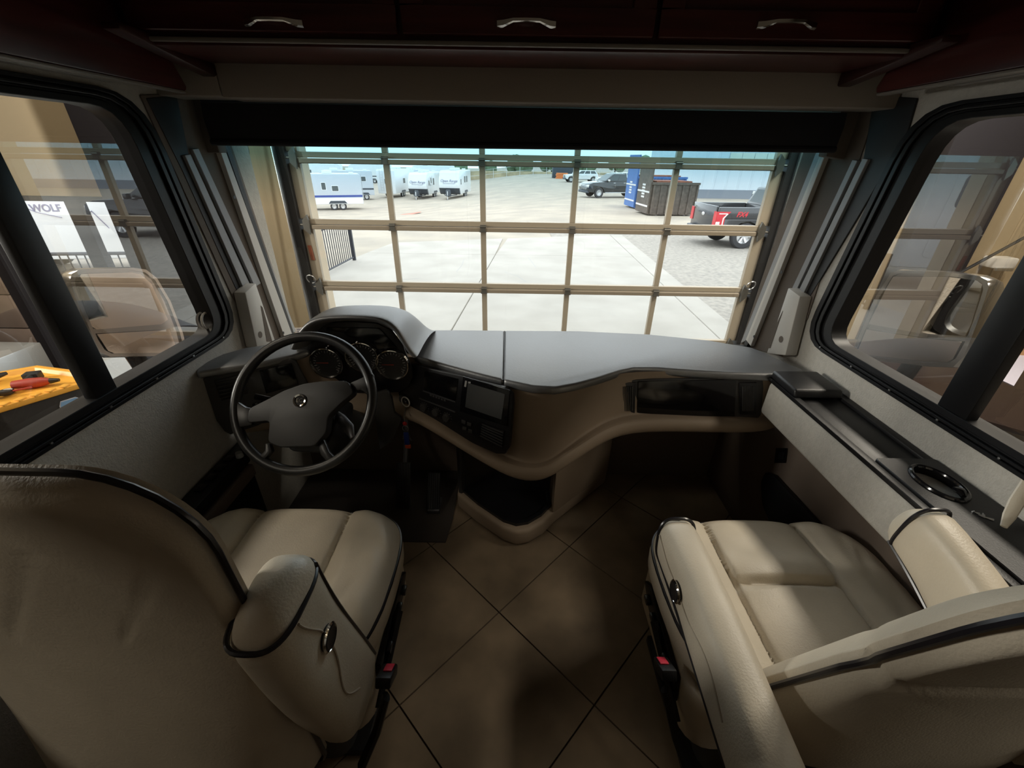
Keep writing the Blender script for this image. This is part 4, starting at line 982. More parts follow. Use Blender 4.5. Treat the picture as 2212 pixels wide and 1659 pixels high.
# ---------------- tool tote on a work table, left of the coach
tb = thing('work_table', (-3.3, 2.2, GB), 'dark work table under the yellow-lidded tool tote outside the driver window', 'table')
MB().box((-4.3, 1.2, -.10), (-2.55, 3.0, -.05)).build('table_top', 'tote_black', tb, bevel=.005)
for x in (-4.2, -2.65):
    for y in (1.3, 2.9): MB().box((x - .03, y - .03, GB), (x + .03, y + .03, -.10)).build('leg', 'dark_steel', tb)
tt = thing('tool_tote', (-2.98, 2.25, -.05), 'black storage tote with a yellow tray top full of power tools', 'tote')
TR = [(-3.40, 1.80), (-2.95, 1.90), (-2.74, 2.02), (-2.70, 2.38), (-2.90, 2.52), (-3.30, 2.55), (-3.50, 2.40)]
rim_ = [Vector((x, y, .30)) for x, y in [(-3.45, 1.78), (-2.93, 2.00), (-2.72, 2.33), (-2.80, 2.47), (-3.25, 2.56), (-3.62, 2.30)]]
tcn = sum(rim_, Vector()) / len(rim_)
sc = lambda k, z: [Vector((tcn.x + (p.x - tcn.x) * k, tcn.y + (p.y - tcn.y) * k, z)) for p in rim_]
mb = MB(); n = len(rim_); mb.grid([sc(.86, -.049), sc(.94, .265)], True); mb.f += [list(range(n))[::-1], [n + k for k in range(n)]]
mb.build('tote_bin', 'tote_black', tt, bevel=.006, recalc=True)
mb = MB(); mb.grid([sc(.95, .262), sc(1.0, .268), sc(1.0, .300), sc(.90, .300), sc(.85, .272), sc(.30, .270)], True); mb.f += [[5 * n + k for k in range(n)]]
lid = mb.build('tray_top', 'tote_yellow', tt, bevel=.004, recalc=True)
for k in range(5):
    p = rim_[1].lerp(rim_[2], .1 + .18 * k); q = p + (tcn - p) * .08; MB().box((q.x - .02, q.y - .02, .296), (q.x + .02, q.y + .02, .310)).build('tray_rib', 'tote_yellow', lid, bevel=.003)
P = [PX(u, v, -2.60) for u, v in ((130, 868), (160, 855), (166, 872), (172, 884), (146, 899), (138, 884))]
cb_ = tcn; d_ = (rim_[2] - rim_[1]).normalized(); nrm_ = Vector((d_.y, -d_.x, 0))
fc = rim_[1].lerp(rim_[2], .80) * 1.0; fc = Vector((tcn.x + (fc.x - tcn.x) * .90, tcn.y + (fc.y - tcn.y) * .90, .14)) + nrm_ * .012
lb_ = MB().prism([fc + d_ * a + Vector((0, 0, b)) for a, b in ((-.05, -.075), (.05, -.075), (.055, .055), (.03, .08), (-.04, .08), (-.055, .05))], nrm_ * .003).build('tote_label', 'sticker', tt, recalc=True)
MB().prism([fc + nrm_ * .004 + d_ * a + Vector((0, 0, b)) for a, b in ((-.05, .03), (.05, .03), (.05, .055), (.03, .075), (-.04, .075), (-.05, .05))], nrm_ * .001).build('label_band', 'sticker_blue', lb_, recalc=True)
MB().prism([fc + nrm_ * .004 + d_ * a + Vector((0, 0, b)) for a, b in ((.012, -.035), (.04, -.035), (.04, -.010), (.012, -.010))], nrm_ * .001).build('label_box', 'decal', lb_, recalc=True)
def drill(loc, rz, c1, lab):
    t = thing('cordless_drill', loc, lab, 'drill', 'tools in the tote', rz=rz)
    MB().tube([(-.09, 0, .03), (-.02, 0, .03), (.05, 0, .03), (.09, 0, .03)], [.026, .032, .030, .016], 12).build('drill_body', c1, t, False, smooth=True)
    MB().tube([(.09, 0, .03), (.135, 0, .03)], [.018, .010], 10).build('chuck', 'tool_black', t, False, smooth=True)
    MB().tube([(-.03, 0, .03), (-.05, .06, .025), (-.06, .12, .022)], [.020, .018, .022], 10, sq=1.2).build('grip', 'tool_black', t, False, smooth=True)
    MB().box((-.10, .10, .0), (-.02, .16, .05)).build('battery', 'tool_black', t, False, bevel=.006)
drill((-3.02, 2.30, .275), R(20), 'tool_red', 'red and black cordless drill nearest the tote corner')
drill((-3.15, 2.12, .275), R(35), 'tool_black', 'black cordless drill lying across the middle of the tote')
drill((-3.36, 2.30, .275), R(70), 'tool_yellow', 'yellow cordless drill at the left of the tote')
dg = thing('dial_gauge', PZ(13, 846, .30), 'round white pressure dial lying in the tote', 'gauge')
p = PZ(13, 846, .29); MB().lathe([(.034, -.012), (.036, .0), (.033, .008), (.030, .006), (0, .006)], p, 'z', 24).build('dial_case', 'tool_black', dg, smooth=True); MB().lathe([(0, .0075), (.029, .0075), (.029, .006)], p, 'z', 24).build('dial_face', 'white_plastic', dg)
MB().tube([p + Vector((.03, .01, 0)), p + Vector((.10, .06, 0))], .006, 8).build('hose_stem', 'tool_red', dg)
bt = thing('spray_bottle', PZ(270, 845, -.0), 'small dark plastic bottle on the bench below the driver mirror', 'bottle')
bp_ = Vector((-2.62, 2.75, -.05)); MB().lathe([(.05, 0), (.055, .12), (.04, .18), (.015, .20), (.015, .24), (0, .24)], bp_, 'z', 16).build('bottle_body', 'charcoal', bt, smooth=True); MB().box(bp_ + Vector((-.03, -.01, .235)), bp_ + Vector((.03, .01, .26))).build('bottle_cap', 'tool_black', bt, bevel=.003)
bt.location = bp_
for o_ in bt.children: o_.matrix_parent_inverse = wm(bt).inverted()
tc_ = bx('tool_chest', (-4.25, 2.42, -.05), (-3.62, 2.95, .30), 'diamond_plate', bevel=.008); tag(tc_, 'silver diamond plate tool chest behind the yellow-topped tote', 'tool chest')
# tiled column and dark cabinet further left
pil = struct(bx('wall_pillar', (-4.62, 3.45, GB), (-4.18, 3.85, 4.6), 'garage_dark'))
for k in range(12):
    z = GB + .02 + .30 * k; MB().box((-4.60, 3.435, z), (-4.26, 3.45, z + .29)).build('tile', 'stone_tile', pil, bevel=.003)
cab_ = thing('dark_cabinet', (-5.2, 2.6, GB), 'tall black cabinet standing behind the silver tool chest', 'cabinet')
MB().box((-5.6, 2.3, GB), (-4.75, 3.3, 1.35)).build('cabinet_body', 'garage_dark', cab_, bevel=.01)
for k in range(2): MB().box((-4.749, 2.32 + .5 * k, GB + .05), (-4.73, 2.79 + .5 * k, 1.30)).build('cabinet_door', 'tote_black', cab_, bevel=.005)

# ---------------- bench with papers, right of the coach
wb_ = thing('work_bench', (4.1, 3.2, GB), 'glossy brown bench outside the passenger window with papers on it', 'bench')
MB().prism([(3.05, 3.0, -.09), (3.75, 2.35, -.09), (5.6, 2.2, -.09), (5.8, 4.18, -.09), (3.5, 4.18, -.09)], (0, 0, .04)).build('bench_top', 'bench_brown', wb_, bevel=.006, recalc=True)
for x, y in ((3.3, 3.1), (3.8, 2.5), (5.5, 2.4), (5.6, 4.1), (3.65, 4.1)): MB().box((x - .03, y - .03, GB), (x + .03, y + .03, -.09)).build('leg', 'dark_steel', wb_)
def sheet(name, px, z, m_, lab, cat, th=.003, group=None):
    o = MB().prism([PZ(u, v, z) for u, v in px], (0, 0, th)).build(name, m_, recalc=True); tag(o, lab, cat, group); return o
sheet('paper_sheet', [(1955, 778), (1972, 735), (2022, 738), (2005, 770)], -.048, 'paper', 'printed white sheet on the bench seen in the passenger mirror', 'paper')
sheet('folded_paper', [(2048, 765), (2060, 750), (2086, 762), (2070, 767)], -.048, 'paper', 'folded leaflet on the bench between mirror and window post', 'paper')
sheet('envelope', [(2160, 820), (2205, 762), (2230, 770), (2190, 834)], -.048, 'paper_lilac', 'pale lilac printed envelope on the bench at the right edge', 'envelope')
cbx = thing('cardboard_box', PZ(2190, 750, -.05), 'torn open cardboard box on the bench at the right edge', 'box')
p0 = PZ(2165, 765, -.048); bxs = [p0, p0 + Vector((.62, -.10, 0)), p0 + Vector((.70, .28, 0)), p0 + Vector((.06, .36, 0))]
mb = MB(); mb.grid([bxs, [p + Vector((0, 0, .10)) for p in bxs]], True); mb.f.append([0, 1, 2, 3]); mb.build('box_walls', 'cardboard', cbx, recalc=True)
MB().prism([bxs[3] + Vector((0, 0, .10)), bxs[2] + Vector((0, 0, .10)), bxs[2] + Vector((-.1, .12, .20)), bxs[3] + Vector((.06, .12, .20))], (0, 0, .004)).build('flap', 'cardboard', cbx, recalc=True)
bn = bx('grey_bin', (3.12, 2.50, GB), (3.66, 3.02, -.28), 'charcoal', bevel=.02); tag(bn, 'dark grey plastic bin in front of the bench below the passenger mirror', 'bin')
cw = MB().tube([(4.0, 4.2, .35), (4.5, 4.18, .75), (5.0, 4.2, 1.12), (5.4, 4.2, 1.5)], .014, 6).build('hanging_cable', 'rubber', smooth=True); tag(cw, 'dark cable sagging across the tan wall outside the passenger window', 'cable')
lp_ = thing('wall_fixture', (5.3, 4.3, .8), 'small white fixture on the tan wall beside the window post', 'fixture')
MB().box((4.72, 4.22, .70), (4.95, 4.358, .80)).build('fixture_body', 'white_plastic', lp_, bevel=.015); MB().box((4.75, 4.20, .68), (4.92, 4.23, .71)).build('fixture_lip', 'steel', lp_, bevel=.004)
# ================================================================== yard outside
xsg = [-90, -70, -55, -45, -38, -32, -27, -23, -20, -17, -14, -12, -10, -8, -6, -4, -2, 0, 2, 4, 6, 8, 11, 14, 18, 24, 32, 45, 65, 90]
ysg = [4.61, 6, 8, 10, 12, 14, 16, 18, 20, 22, 24, 26, 28, 30, 33, 36, 39, 42, 46, 52, 60, 75, 95, 120, 160, 240]
ground = struct(MB().grid([[(x, y, gz(x, y)) for x in xsg] for y in ysg]).build('ground', 'yard_dirt', smooth=True))
gv = [(x, y) for x in (2.6, 4, 6, 9, 13, 18, 24) for y in (4.62, 6, 8, 10, 12, 15, 18, 21)]
rows = [[(x, y, gz(x, y) + .012) for x in (1.5, 3, 5, 8, 12, 17, 24)] for y in (4.62, 6, 8, 10, 12, 15, 18, 21)]
MB().grid(rows).build('gravel_area', 'gravel', ground, smooth=True)
# concrete apron slabs with open joints
def onl(a, b, y): t = (y - a.y) / (b.y - a.y); return a.x + (b.x - a.x) * t
la, lb2 = PG(744, 568), PG(850, 526); ra, rb = PG(1343, 509), PG(1576, 701)
jm, jn = PG(1091, 517), PG(980, 709); yj = PG(960, 551).y; yf_l, yf_r = PG(860, 526).y, PG(1343, 509).y
def slab(x0n, x1n, yn, x0f, x1f, yfa, yfb):
    g_ = .007; P = [(x0n + g_, yn + g_), (x1n - g_, yn + g_), (x1f - g_, yfb - g_), (x0f + g_, yfa - g_)]
    MB().prism([(x, y, gz(x, y) - .05) for x, y in P], (0, 0, .085)).build('concrete_slab', 'concrete', ground, bevel=.01, seg=1, recalc=True)
XJ = lambda y: onl(jm, jn, y); XLf = lambda y: onl(la, lb2, y); XRt = lambda y: onl(ra, rb, y)
yn = 4.62
slab(XLf(yj) if XLf(yn) > -2 else XLf(yn), XJ(yn), yn, XLf(yj), XJ(yj), yj, yj); slab(XJ(yn), XRt(yn) - .5, yn, XJ(yj), XRt(yj) - .5, yj, yj)
slab(XLf(yj), XJ(yj), yj, XLf(yf_l), XJ(yf_l), yf_l, (yf_l + yf_r) / 2); slab(XJ(yj), XRt(yj) - .5, yj, XJ(yf_r), XRt(yf_r) - .5, (yf_l + yf_r) / 2, yf_r)
slab(XRt(yn) - .5, XRt(yn), yn, XRt(yf_r) - .5, XRt(yf_r), yf_r, yf_r)
p = PG(885, 463); MB().add([(p.x + 1.0 * math.cos(a), p.y + .9 * math.sin(a) * (1 + .3 * math.sin(3 * a)), gz(p.x, p.y) + .03 + gz(p.x + 1.6 * math.cos(a), p.y) - gz(p.x, p.y)) for a in [2 * math.pi * k / 18 for k in range(18)]], [list(range(18))]).build('red_soil_patch', 'red_dirt', ground)

for pts in ([(690, 640), (760, 622), (830, 612), (905, 604)], [(1150, 520), (1142, 560), (1160, 580)], [(1010, 545), (1000, 575), (985, 590)], [(1245, 668), (1290, 672), (1340, 690)], [(1090, 590), (1120, 600), (1135, 612)], [(1420, 600), (1400, 640), (1372, 655)]):
    MB().tube([Vector((p_.x, p_.y, gz(p_.x, p_.y) + .034)) for p_ in [PG(u + random.uniform(-3, 3), v) for u, v in pts]], .004, 4, sq=.3).build('crack', 'siding_base', ground)
_wheel = {}
def wheel(parent, x, y, r, side, alloy='alloy', spokes=8):
    key = (r, side, spokes)
    if key not in _wheel:
        w_ = .11
        ty = MB().lathe([(r * .62, -w_), (r * .92, -w_), (r, -w_ * .7), (r, w_ * .7), (r * .92, w_), (r * .62, w_)], (0, 0, 0), 'y', 24, True).mesh('tyre', 'tyre', True, recalc=True)
        mb = MB(); mb.lathe([(r * .62, side * .09), (r * .57, side * .10), (r * .55, side * .02), (r * .2, side * .02)], (0, 0, 0), 'y', 24, cap=False)
        for k in range(spokes):
            a = 2 * math.pi * k / spokes; d = Vector((math.cos(a), 0, math.sin(a))); e = Vector((-math.sin(a), 0, math.cos(a)))
            mb.prism([d * (r * .10) + e * (r * .06) + Vector((0, side * .05, 0)), d * (r * .57) + e * (r * .07) + Vector((0, side * .08, 0)), d * (r * .57) - e * (r * .07) + Vector((0, side * .08, 0)), d * (r * .10) - e * (r * .06) + Vector((0, side * .05, 0))], (0, side * .02, 0))
        mb.lathe([(0, side * .09), (r * .13, side * .09), (r * .15, side * .04)], (0, 0, 0), 'y', 12)
        ri = mb.mesh('rim', alloy, False, recalc=True); hb = MB().lathe([(0, side * .015), (r * .60, side * .015), (r * .60, -side * .05)], (0, 0, 0), 'y', 20).mesh('hub_back', 'tyre')
        _wheel[key] = (ty, ri, hb)
    t_, r_, h_ = _wheel[key]
    a = put('wheel', t_, parent, False); a.location = (x, y, r)
    put('rim', r_, a, False); put('brake_disc', h_, a, False)
def arc(cx, r, n=9): return [(cx + r * math.cos(a), .42 + r * math.sin(a)) for a in [math.pi * k / n for k in range(n + 1)]]
def on_side(q, ya, yb, u, v):   # bilinear point on a quad given as four 3D points
    a, b, c, d = [Vector(p) for p in q]; return a.lerp(b, u).lerp(d.lerp(c, u), v)
def vehicle(name, label, cat, loc, rz, paint, kind, group=None, wr=.41, spokes=8):
    t = thing(name, loc, label, cat, group, rz=rz); HW = 1.0
    fa = [(x, z) for x, z in arc(1.85, .50)]; ra_ = [(x, z) for x, z in arc(-1.78, .50)]
    if kind == 'pickup':
        poly = [(-2.88, .52), (-2.28 - .0, .46)] + ra_[::-1] + [(-1.2, .42)] + fa[::-1] + [(2.45, .46), (2.86, .50), (2.92, .80), (2.84, 1.10), (2.5, 1.22), (1.28, 1.30), (-.92, 1.34), (-.92, .98), (-2.88, .98)]
    else:
        poly = [(-2.55, .52), (-2.28, .46)] + ra_[::-1] + [(-1.2, .42)] + fa[::-1] + [(2.40, .46), (2.62, .50), (2.68, .80), (2.58, .98), (2.2, 1.08), (1.15, 1.18), (-2.45, 1.20), (-2.60, .9)]
    MB().prism([(x, -HW, z) for x, z in poly], (0, 2 * HW, 0)).build('body', paint, t, False, bevel=.05, seg=2, recalc=True)
    zb_, zr = (1.33, 1.93) if kind == 'pickup' else (1.18, 1.70)
    xb0, xb1, xr0, xr1 = (-.90, 1.35, -.70, .45) if kind == 'pickup' else (-2.45, 1.25, -2.0, .35)
    hb, hr = .96, .76
    B = [(xb0, -hb, zb_), (xb1, -hb, zb_), (xb1, hb, zb_), (xb0, hb, zb_)]; T_ = [(xr0, -hr, zr), (xr1, -hr, zr), (xr1, hr, zr), (xr0, hr, zr)]
    mb = MB().grid([B, T_], True); mb.f += [[0, 1, 2, 3], [7, 6, 5, 4]]; mb.build('cab', paint, t, False, bevel=.05, seg=2, recalc=True)
    def win(nm, q, u0, u1, v0, v1, off):
        P = [on_side(q, 0, 0, u, v) for u, v in ((u0, v0), (u1, v0), (u1, v1), (u0, v1))]
        n = (P[1] - P[0]).cross(P[3] - P[0]).normalized(); c = Vector((.2 if kind == 'pickup' else -.6, 0, 1.5))
        if n.dot(P[0] - c) < 0: n = -n
        MB().prism([p_ + n * .003 for p_ in P], n * .008).build(nm, 'car_glass', t, False, recalc=True)
    for sg in (-1, 1):
        q = [(xb0, sg * hb, zb_), (xb1, sg * hb, zb_), (xr1, sg * hr, zr), (xr0, sg * hr, zr)]
        nw = 2 if kind == 'pickup' else 3
        for k in range(nw): win('side_window', q, .05 + .88 * k / nw, .05 + .88 * (k + 1) / nw - .04, .12, .86, 0)
        MB().box((1.0, sg * 1.0, zb_ - .02), (1.14, sg * 1.22, zb_ + .16)).build('door_mirror', 'chrome' if kind == 'pickup' and paint == 'car_black' else paint, t, False, bevel=.03)
        for k in range(2): MB().box((.35 - 1.0 * k, sg * 1.0, zb_ - .14), (.55 - 1.0 * k, sg * 1.025, zb_ - .10)).build('door_handle', 'alloy', t, False, bevel=.008)
        MB().box((-1.2, sg * .96, .40), (1.3, sg * 1.04, .46)).build('side_step', 'alloy' if kind == 'pickup' else 'tyre', t, False, bevel=.01)
        wheel(t, 1.85, sg * .90, wr, sg, spokes=spokes); wheel(t, -1.78, sg * .90, wr, sg, spokes=spokes)
        xe = 2.86 if kind == 'pickup' else 2.60
        MB().box((xe - .22, sg * .62, .86), (xe + .055, sg * .99, 1.06)).build('headlight', 'lamp_clear', t, False, bevel=.02)
        if kind == 'pickup':
            mb = MB(); mb.prism([(-2.90, sg * 1.012, z) if i else (-2.90, sg * 1.012, z) for i, z in ()] or [(-2.935, sg * .80, .78), (-2.935, sg * 1.01, .78), (-2.935, sg * 1.01, 1.22), (-2.935, sg * .80, 1.22)], (.03, 0, 0)); mb.prism([(-2.93, sg * 1.003, .78), (-2.62, sg * 1.003, .80), (-2.62, sg * 1.003, 1.06), (-2.45, sg * 1.003, 1.22), (-2.93, sg * 1.003, 1.22)], (0, sg * .015, 0))
            tl_ = mb.build('tail_light', 'lamp_red', t, False, recalc=True)
            mb = MB(); mb.prism([(-2.86, sg * 1.019, 1.14), (-2.56, sg * 1.019, 1.14), (-2.56, sg * 1.019, 1.17), (-2.86, sg * 1.019, 1.17)], (0, sg * .004, 0)); mb.prism([(-2.58, sg * 1.019, 1.16), (-2.70, sg * 1.019, 1.02), (-2.70, sg * 1.019, .80), (-2.66, sg * 1.019, .80), (-2.66, sg * 1.019, 1.00), (-2.54, sg * 1.019, 1.15)], (0, sg * .004, 0)); mb.box((-2.92, sg * 1.019, .81), (-2.78, sg * 1.023, .90)); mb.build('light_strip', 'lamp_clear', tl_, False, recalc=True)
            MB().box((-2.88, sg * .90, .98), (-.92, sg * 1.0, 1.36)).build('bed_side', paint, t, False, bevel=.03)
        else: MB().box((-2.62, sg * .70, .85), (-2.45, sg * .99, 1.10)).build('tail_light', 'lamp_red', t, False, bevel=.02)
    win('windshield', [(xb1, hb, zb_), (xb1, -hb, zb_), (xr1, -hr, zr), (xr1, hr, zr)], .06, .94, .08, .92, 0)
    win('rear_window', [(xb0, -hb, zb_), (xb0, hb, zb_), (xr0, hr, zr), (xr0, -hr, zr)], .08, .92, .15, .85, 0)
    xe = 2.90 if kind == 'pickup' else 2.66
    MB().box((xe - .05, -.60, .66), (xe + .04, .60, 1.04)).build('grille', 'alloy', t, False, bevel=.03)
    for k in range(4): MB().box((xe + .02, -.56, .70 + .085 * k), (xe + .05, .56, .74 + .085 * k)).build('grille_bar', 'tyre', t, False)
    MB().box((xe - .12, -.96, .40), (xe + .10, .96, .60)).build('front_bumper', 'rv_dark', t, False, bevel=.04)
    xr_ = -2.90 if kind == 'pickup' else -2.58
    MB().box((xr_ - .14, -.96, .45), (xr_ + .05, .96, .62)).build('rear_bumper', 'rv_dark', t, False, bevel=.04)
    if kind == 'pickup':
        tg = MB().box((-2.925, -.89, .66), (-2.85, .89, 1.38)).build('tailgate', paint, t, False, bevel=.02)
        e_ = MB(); e_.T = Matrix.Translation((-2.927, 0, 1.06)) @ Matrix.Scale(1.9, 4, (0, 1, 0)); e_.lathe([(.001, 0), (.055, 0), (.06, -.008), (.05, -.012), (0.001, -.012)], (0, 0, 0), 'x', 20).build('badge', 'alloy', tg, False, smooth=True)
        MB().box((-2.80, -.88, .981), (-.94, .88, .985)).build('bed_liner', 'rubber', t, False)
    else: MB().box((-2.615, -.25, .80), (-2.60, .25, .95)).build('number_plate', 'paper', t, False)
    return t
# black pickup at the right of the bay
pc_ = PG(1600, 538); HD = R(3)
off = Matrix.Rotation(HD, 3, 'Z') @ Vector((-1.78, -1.0, 0))
pk = vehicle('pickup_truck', 'dark grey pickup with red tail lights parked right outside the garage door', 'truck', (pc_.x - off.x, pc_.y - off.y, gz(pc_.x, pc_.y)), HD, 'car_grey', 'pickup', wr=.43, spokes=6)
text_mesh('bed_decal', 'FX4', .22, 'lamp_red', pk, Matrix.Translation((-2.05, -1.003, 1.13)) @ Matrix.Rotation(R(90), 4, 'X'), .004, .25, False, bold=.008)
pc_ = PG(1293, 428); HD = R(196); off = Matrix.Rotation(HD, 3, 'Z') @ Vector((1.85, 1.0, 0))
vehicle('pickup_truck', 'black pickup with chrome grille and mirrors parked left of the blue dumpster', 'truck', (pc_.x - off.x, pc_.y - off.y, gz(pc_.x, pc_.y)), HD, 'car_black', 'pickup', wr=.42, spokes=10)
pc_ = PG(1233, 394); HD = R(188); off = Matrix.Rotation(HD, 3, 'Z') @ Vector((1.85, 1.0, 0))
vehicle('white_car', 'white hatchback far out in the yard behind the door mullion', 'car', (pc_.x - off.x, pc_.y - off.y, gz(pc_.x, pc_.y)), HD, 'car_white', 'suv')
pc_ = PG(1290, 405); HD = R(205); off = Matrix.Rotation(HD, 3, 'Z') @ Vector((2.3, 0, 0))
vehicle('white_van', 'white car standing just behind the black pickup', 'car', (pc_.x - off.x + 1, pc_.y - off.y + 3, gz(pc_.x, pc_.y)), HD, 'car_white', 'suv')
pc_ = PG(1660, 452)
vehicle('dark_car', 'dark car partly hidden beyond the bed of the near pickup', 'car', (pc_.x + 2.2, pc_.y + 1.5, gz(pc_.x, pc_.y)), R(200), 'car_grey', 'suv')

# ---------------- travel trailers
def trailer(label, loc, rz, L=7.0, H=3.05, body='rv_white', nose=True, stripe='rv_blue', windows=(), doors=(), script=None, lower=None, ladder=False, axle=-.5, text=None, graphics=False, group='travel trailers parked in the yard'):
    t = thing('travel_trailer', loc, label, 'trailer', group, rz=rz); h = L / 2; W_ = 1.22
    poly = [(-h, .55), (-h, H - .12), (-h + .12, H), (h - .9, H), (h - .45, H - .22), (h - .12, H - .75), (h, H - 1.35), (h - .02, 1.25), (h - .35, .72), (h - .6, .55)]
    MB().prism([(x, -W_, z) for x, z in poly], (0, 2 * W_, 0)).build('body', body, t, False, bevel=.05, recalc=True)
    if nose: MB().prism([(x, -W_ - .006, z) for x, z in ((h + .004, 1.22), (h - .02, 1.26), (h - .40, 1.26), (h - .75, .54), (h - .56, .54), (h - .33, .71))], (0, 2 * W_ + .012, 0)).build('nose_guard', 'rv_dark', t, False, recalc=True)
    MB().box((-h + .2, -W_ + .1, H), (h - 1.1, W_ - .1, H + .02)).build('roof_skin', 'rv_roof', t, False)
    for ax in (-.2 * h, .35 * h): MB().box((ax - .5, -.35, H + .02), (ax + .4, .35, H + .28)).build('roof_air_conditioner', 'rv_roof', t, False, bevel=.06)
    MB().box((-h + .6, .3, H + .02), (-h + 1.0, .7, H + .16)).build('roof_vent', 'rv_roof', t, False, bevel=.03)
    for sg in (-1, 1):
        if stripe: MB().prism([(-h + .03, sg * (W_ + .002), 1.18), (h - .08, sg * (W_ + .002), 1.18), (h - .05, sg * (W_ + .002), 1.36), (-h + .03, sg * (W_ + .002), 1.36)], (0, sg * .006, 0)).build('stripe', stripe, t, False, recalc=True)
        if lower: MB().box((-h + .03, sg * (W_ + .002), .57), (h - .7, sg * (W_ + .006), 1.10)).build('lower_panel', lower, t, False)
        for k in range(2): wheel(t, axle + .8 * k - .4, sg * 1.06, .35, sg, spokes=5)
        MB().prism([(axle - .85, sg * (W_ + .004), .62), (axle + .85, sg * (W_ + .004), .62), (axle + .65, sg * (W_ + .004), .86), (axle - .65, sg * (W_ + .004), .86)], (0, sg * .03, 0)).build('wheel_arch', 'rv_dark', t, False, recalc=True)
        for x, z, w2, h2 in windows:
            fr = MB().prism([(a, sg * (W_ + .002), b) for a, b in rrect(x - w2 - .05, x + w2 + .05, z - h2 - .05, z + h2 + .05, .06, 2)], (0, sg * .012, 0)).build('window', 'rv_white', t, False, recalc=True)
            MB().prism([(a, sg * (W_ + .014), b) for a, b in rrect(x - w2, x + w2, z - h2, z + h2, .05, 2)], (0, sg * .006, 0)).build('pane', 'rv_window', fr, False, recalc=True)
        for x in doors:
            d = MB().prism([(a, sg * (W_ + .002), b) for a, b in rrect(x - .36, x + .36, .80, 2.75, .08, 2)], (0, sg * .018, 0)).build('door', body, t, False, bevel=.008, recalc=True)
            MB().prism([(a, sg * (W_ + .020), b) for a, b in rrect(x - .20, x + .20, 1.85, 2.50, .08, 2)], (0, sg * .008, 0)).build('door_window', 'rv_window', d, False, recalc=True)
            MB().box((x + .24, sg * (W_ + .02), 1.55), (x + .32, sg * (W_ + .05), 1.75)).build('door_handle', 'rv_dark', d, False)
    if nose:
        MB().tube([(h - .6, .8, .50), (h + 1.0, .08, .46), (h + 1.25, 0, .46), (h + 1.0, -.08, .46), (h - .6, -.8, .50)], .05, 6).build('tow_frame', 'rv_dark', t, False)
        MB().cyl((h + .85, 0, .05), (h + .85, 0, .95), .04, 8).build('tongue_jack', 'rv_white', t, False)
        MB().box((h + .85 - .12, -.12, 0.0), (h + .85 + .12, .12, .05)).build('jack_foot', 'rv_dark', t, False)
        MB().tube([(h + .42, 0, .50), (h + .42, 0, .95), (h + .42, 0, 1.10)], [.32, .32, .24], 14).build('propane_cover', 'rv_dark', t, False, smooth=True)
    if script:
        text_mesh('brand_script', script, .42, 'decal', t, basis((h + .012, 0, 2.02), (0, 1, 0), (0, 0, 1)), .004, .35, False)
        MB().box((h + .002, -.72, 1.72), (h + .012, .72, 1.76)).build('nose_line', 'decal', t, False)
    if ladder:
        for y in (.35, .75): MB().tube([(-h - .08, y, .9), (-h - .08, y, H + .05), (-h + .2, y, H + .08)], .02, 6).build('ladder_rail', 'alloy', t, False)
        for k in range(7): MB().cyl((-h - .08, .35, 1.0 + .3 * k), (-h - .08, .75, 1.0 + .3 * k), .018, 6).build('ladder_rung', 'alloy', t, False)
        fr = MB().box((-h - .012, -.70, 1.75), (-h, .20, 2.30)).build('rear_window', 'rv_window', t, False, bevel=.02)
    if text: text_mesh('side_lettering', text[0], text[3], 'decal', t, Matrix.Translation((text[1], W_ + .004, text[2])) @ Matrix.Rotation(R(90), 4, 'X') @ Matrix.Rotation(R(180), 4, 'Y'), .004, .0, False, bold=.004)
    if graphics:
        for pts in graphics: MB().tube([(x, W_ + .006, z) for x, z in pts], .018, 4, sq=.3).build('side_graphic', 'decal', t, False)
    return t
def base(u, v, rz, lx, ly):

    p = PG(u, v); o = Matrix.Rotation(rz, 3, 'Z') @ Vector((lx, ly, 0)); return (p.x - o.x, p.y - o.y, gz(p.x, p.y) - .01)
w3 = ((1.6, 2.0, .42, .35), (-.35, 2.15, .18, .30), (-1.35, 1.95, .28, .22))
trailer('white travel trailer with a blue stripe at the far left of the yard', base(733, 454, R(201), -1.4, 1.2), R(201), 7.6, 3.2, 'rv_grey', axle=-1.4, windows=w3, lower='rv_white', ladder=True)
trailer('pale grey trailer with door and dark skirt behind the blue-striped one', base(786, 432, R(200), -1.9, 1.2), R(200), 6.6, 3.3, 'rv_grey', axle=-1.9, stripe='rv_dark', windows=((1.5, 2.2, .2, .25), (2.3, 2.2, .2, .25), (-2.2, 2.4, .25, .25)), doors=(0.2,))
trailer('tall white trailer seen from behind with a ladder on its rear wall', base(838, 428, R(84), -3.5, 0), R(84), 7.0, 3.4, stripe=None, windows=((0, 2, .4, .3),), ladder=True, nose=False)
trailer('grey trailer wedged between the white ladder trailer and the scripted noses', (-16.6, 75.0, gz(-16.6, 75.0)), R(-98), 6.0, 3.1, 'rv_grey', stripe=None, windows=((1.0, 1.9, .3, .3),), lower='rv_dark')
trailer('left one of the two white trailers with script lettering on the nose', base(899, 432, R(-97), 4.2, 0), R(-97), 6.6, 3.1, stripe=None, windows=((2.2, 1.9, .2, .3), (.2, 2.0, .3, .4)), doors=(1.3,), script='Open Range')
trailer('right one of the two white trailers with script lettering on the nose', base(967, 432, R(-97), 4.2, 0), R(-97), 6.6, 3.1, stripe=None, windows=((2.2, 1.9, .2, .3), (.2, 2.1, .35, .35), (-.9, 2.1, .35, .35)), doors=(), script='Open Range')
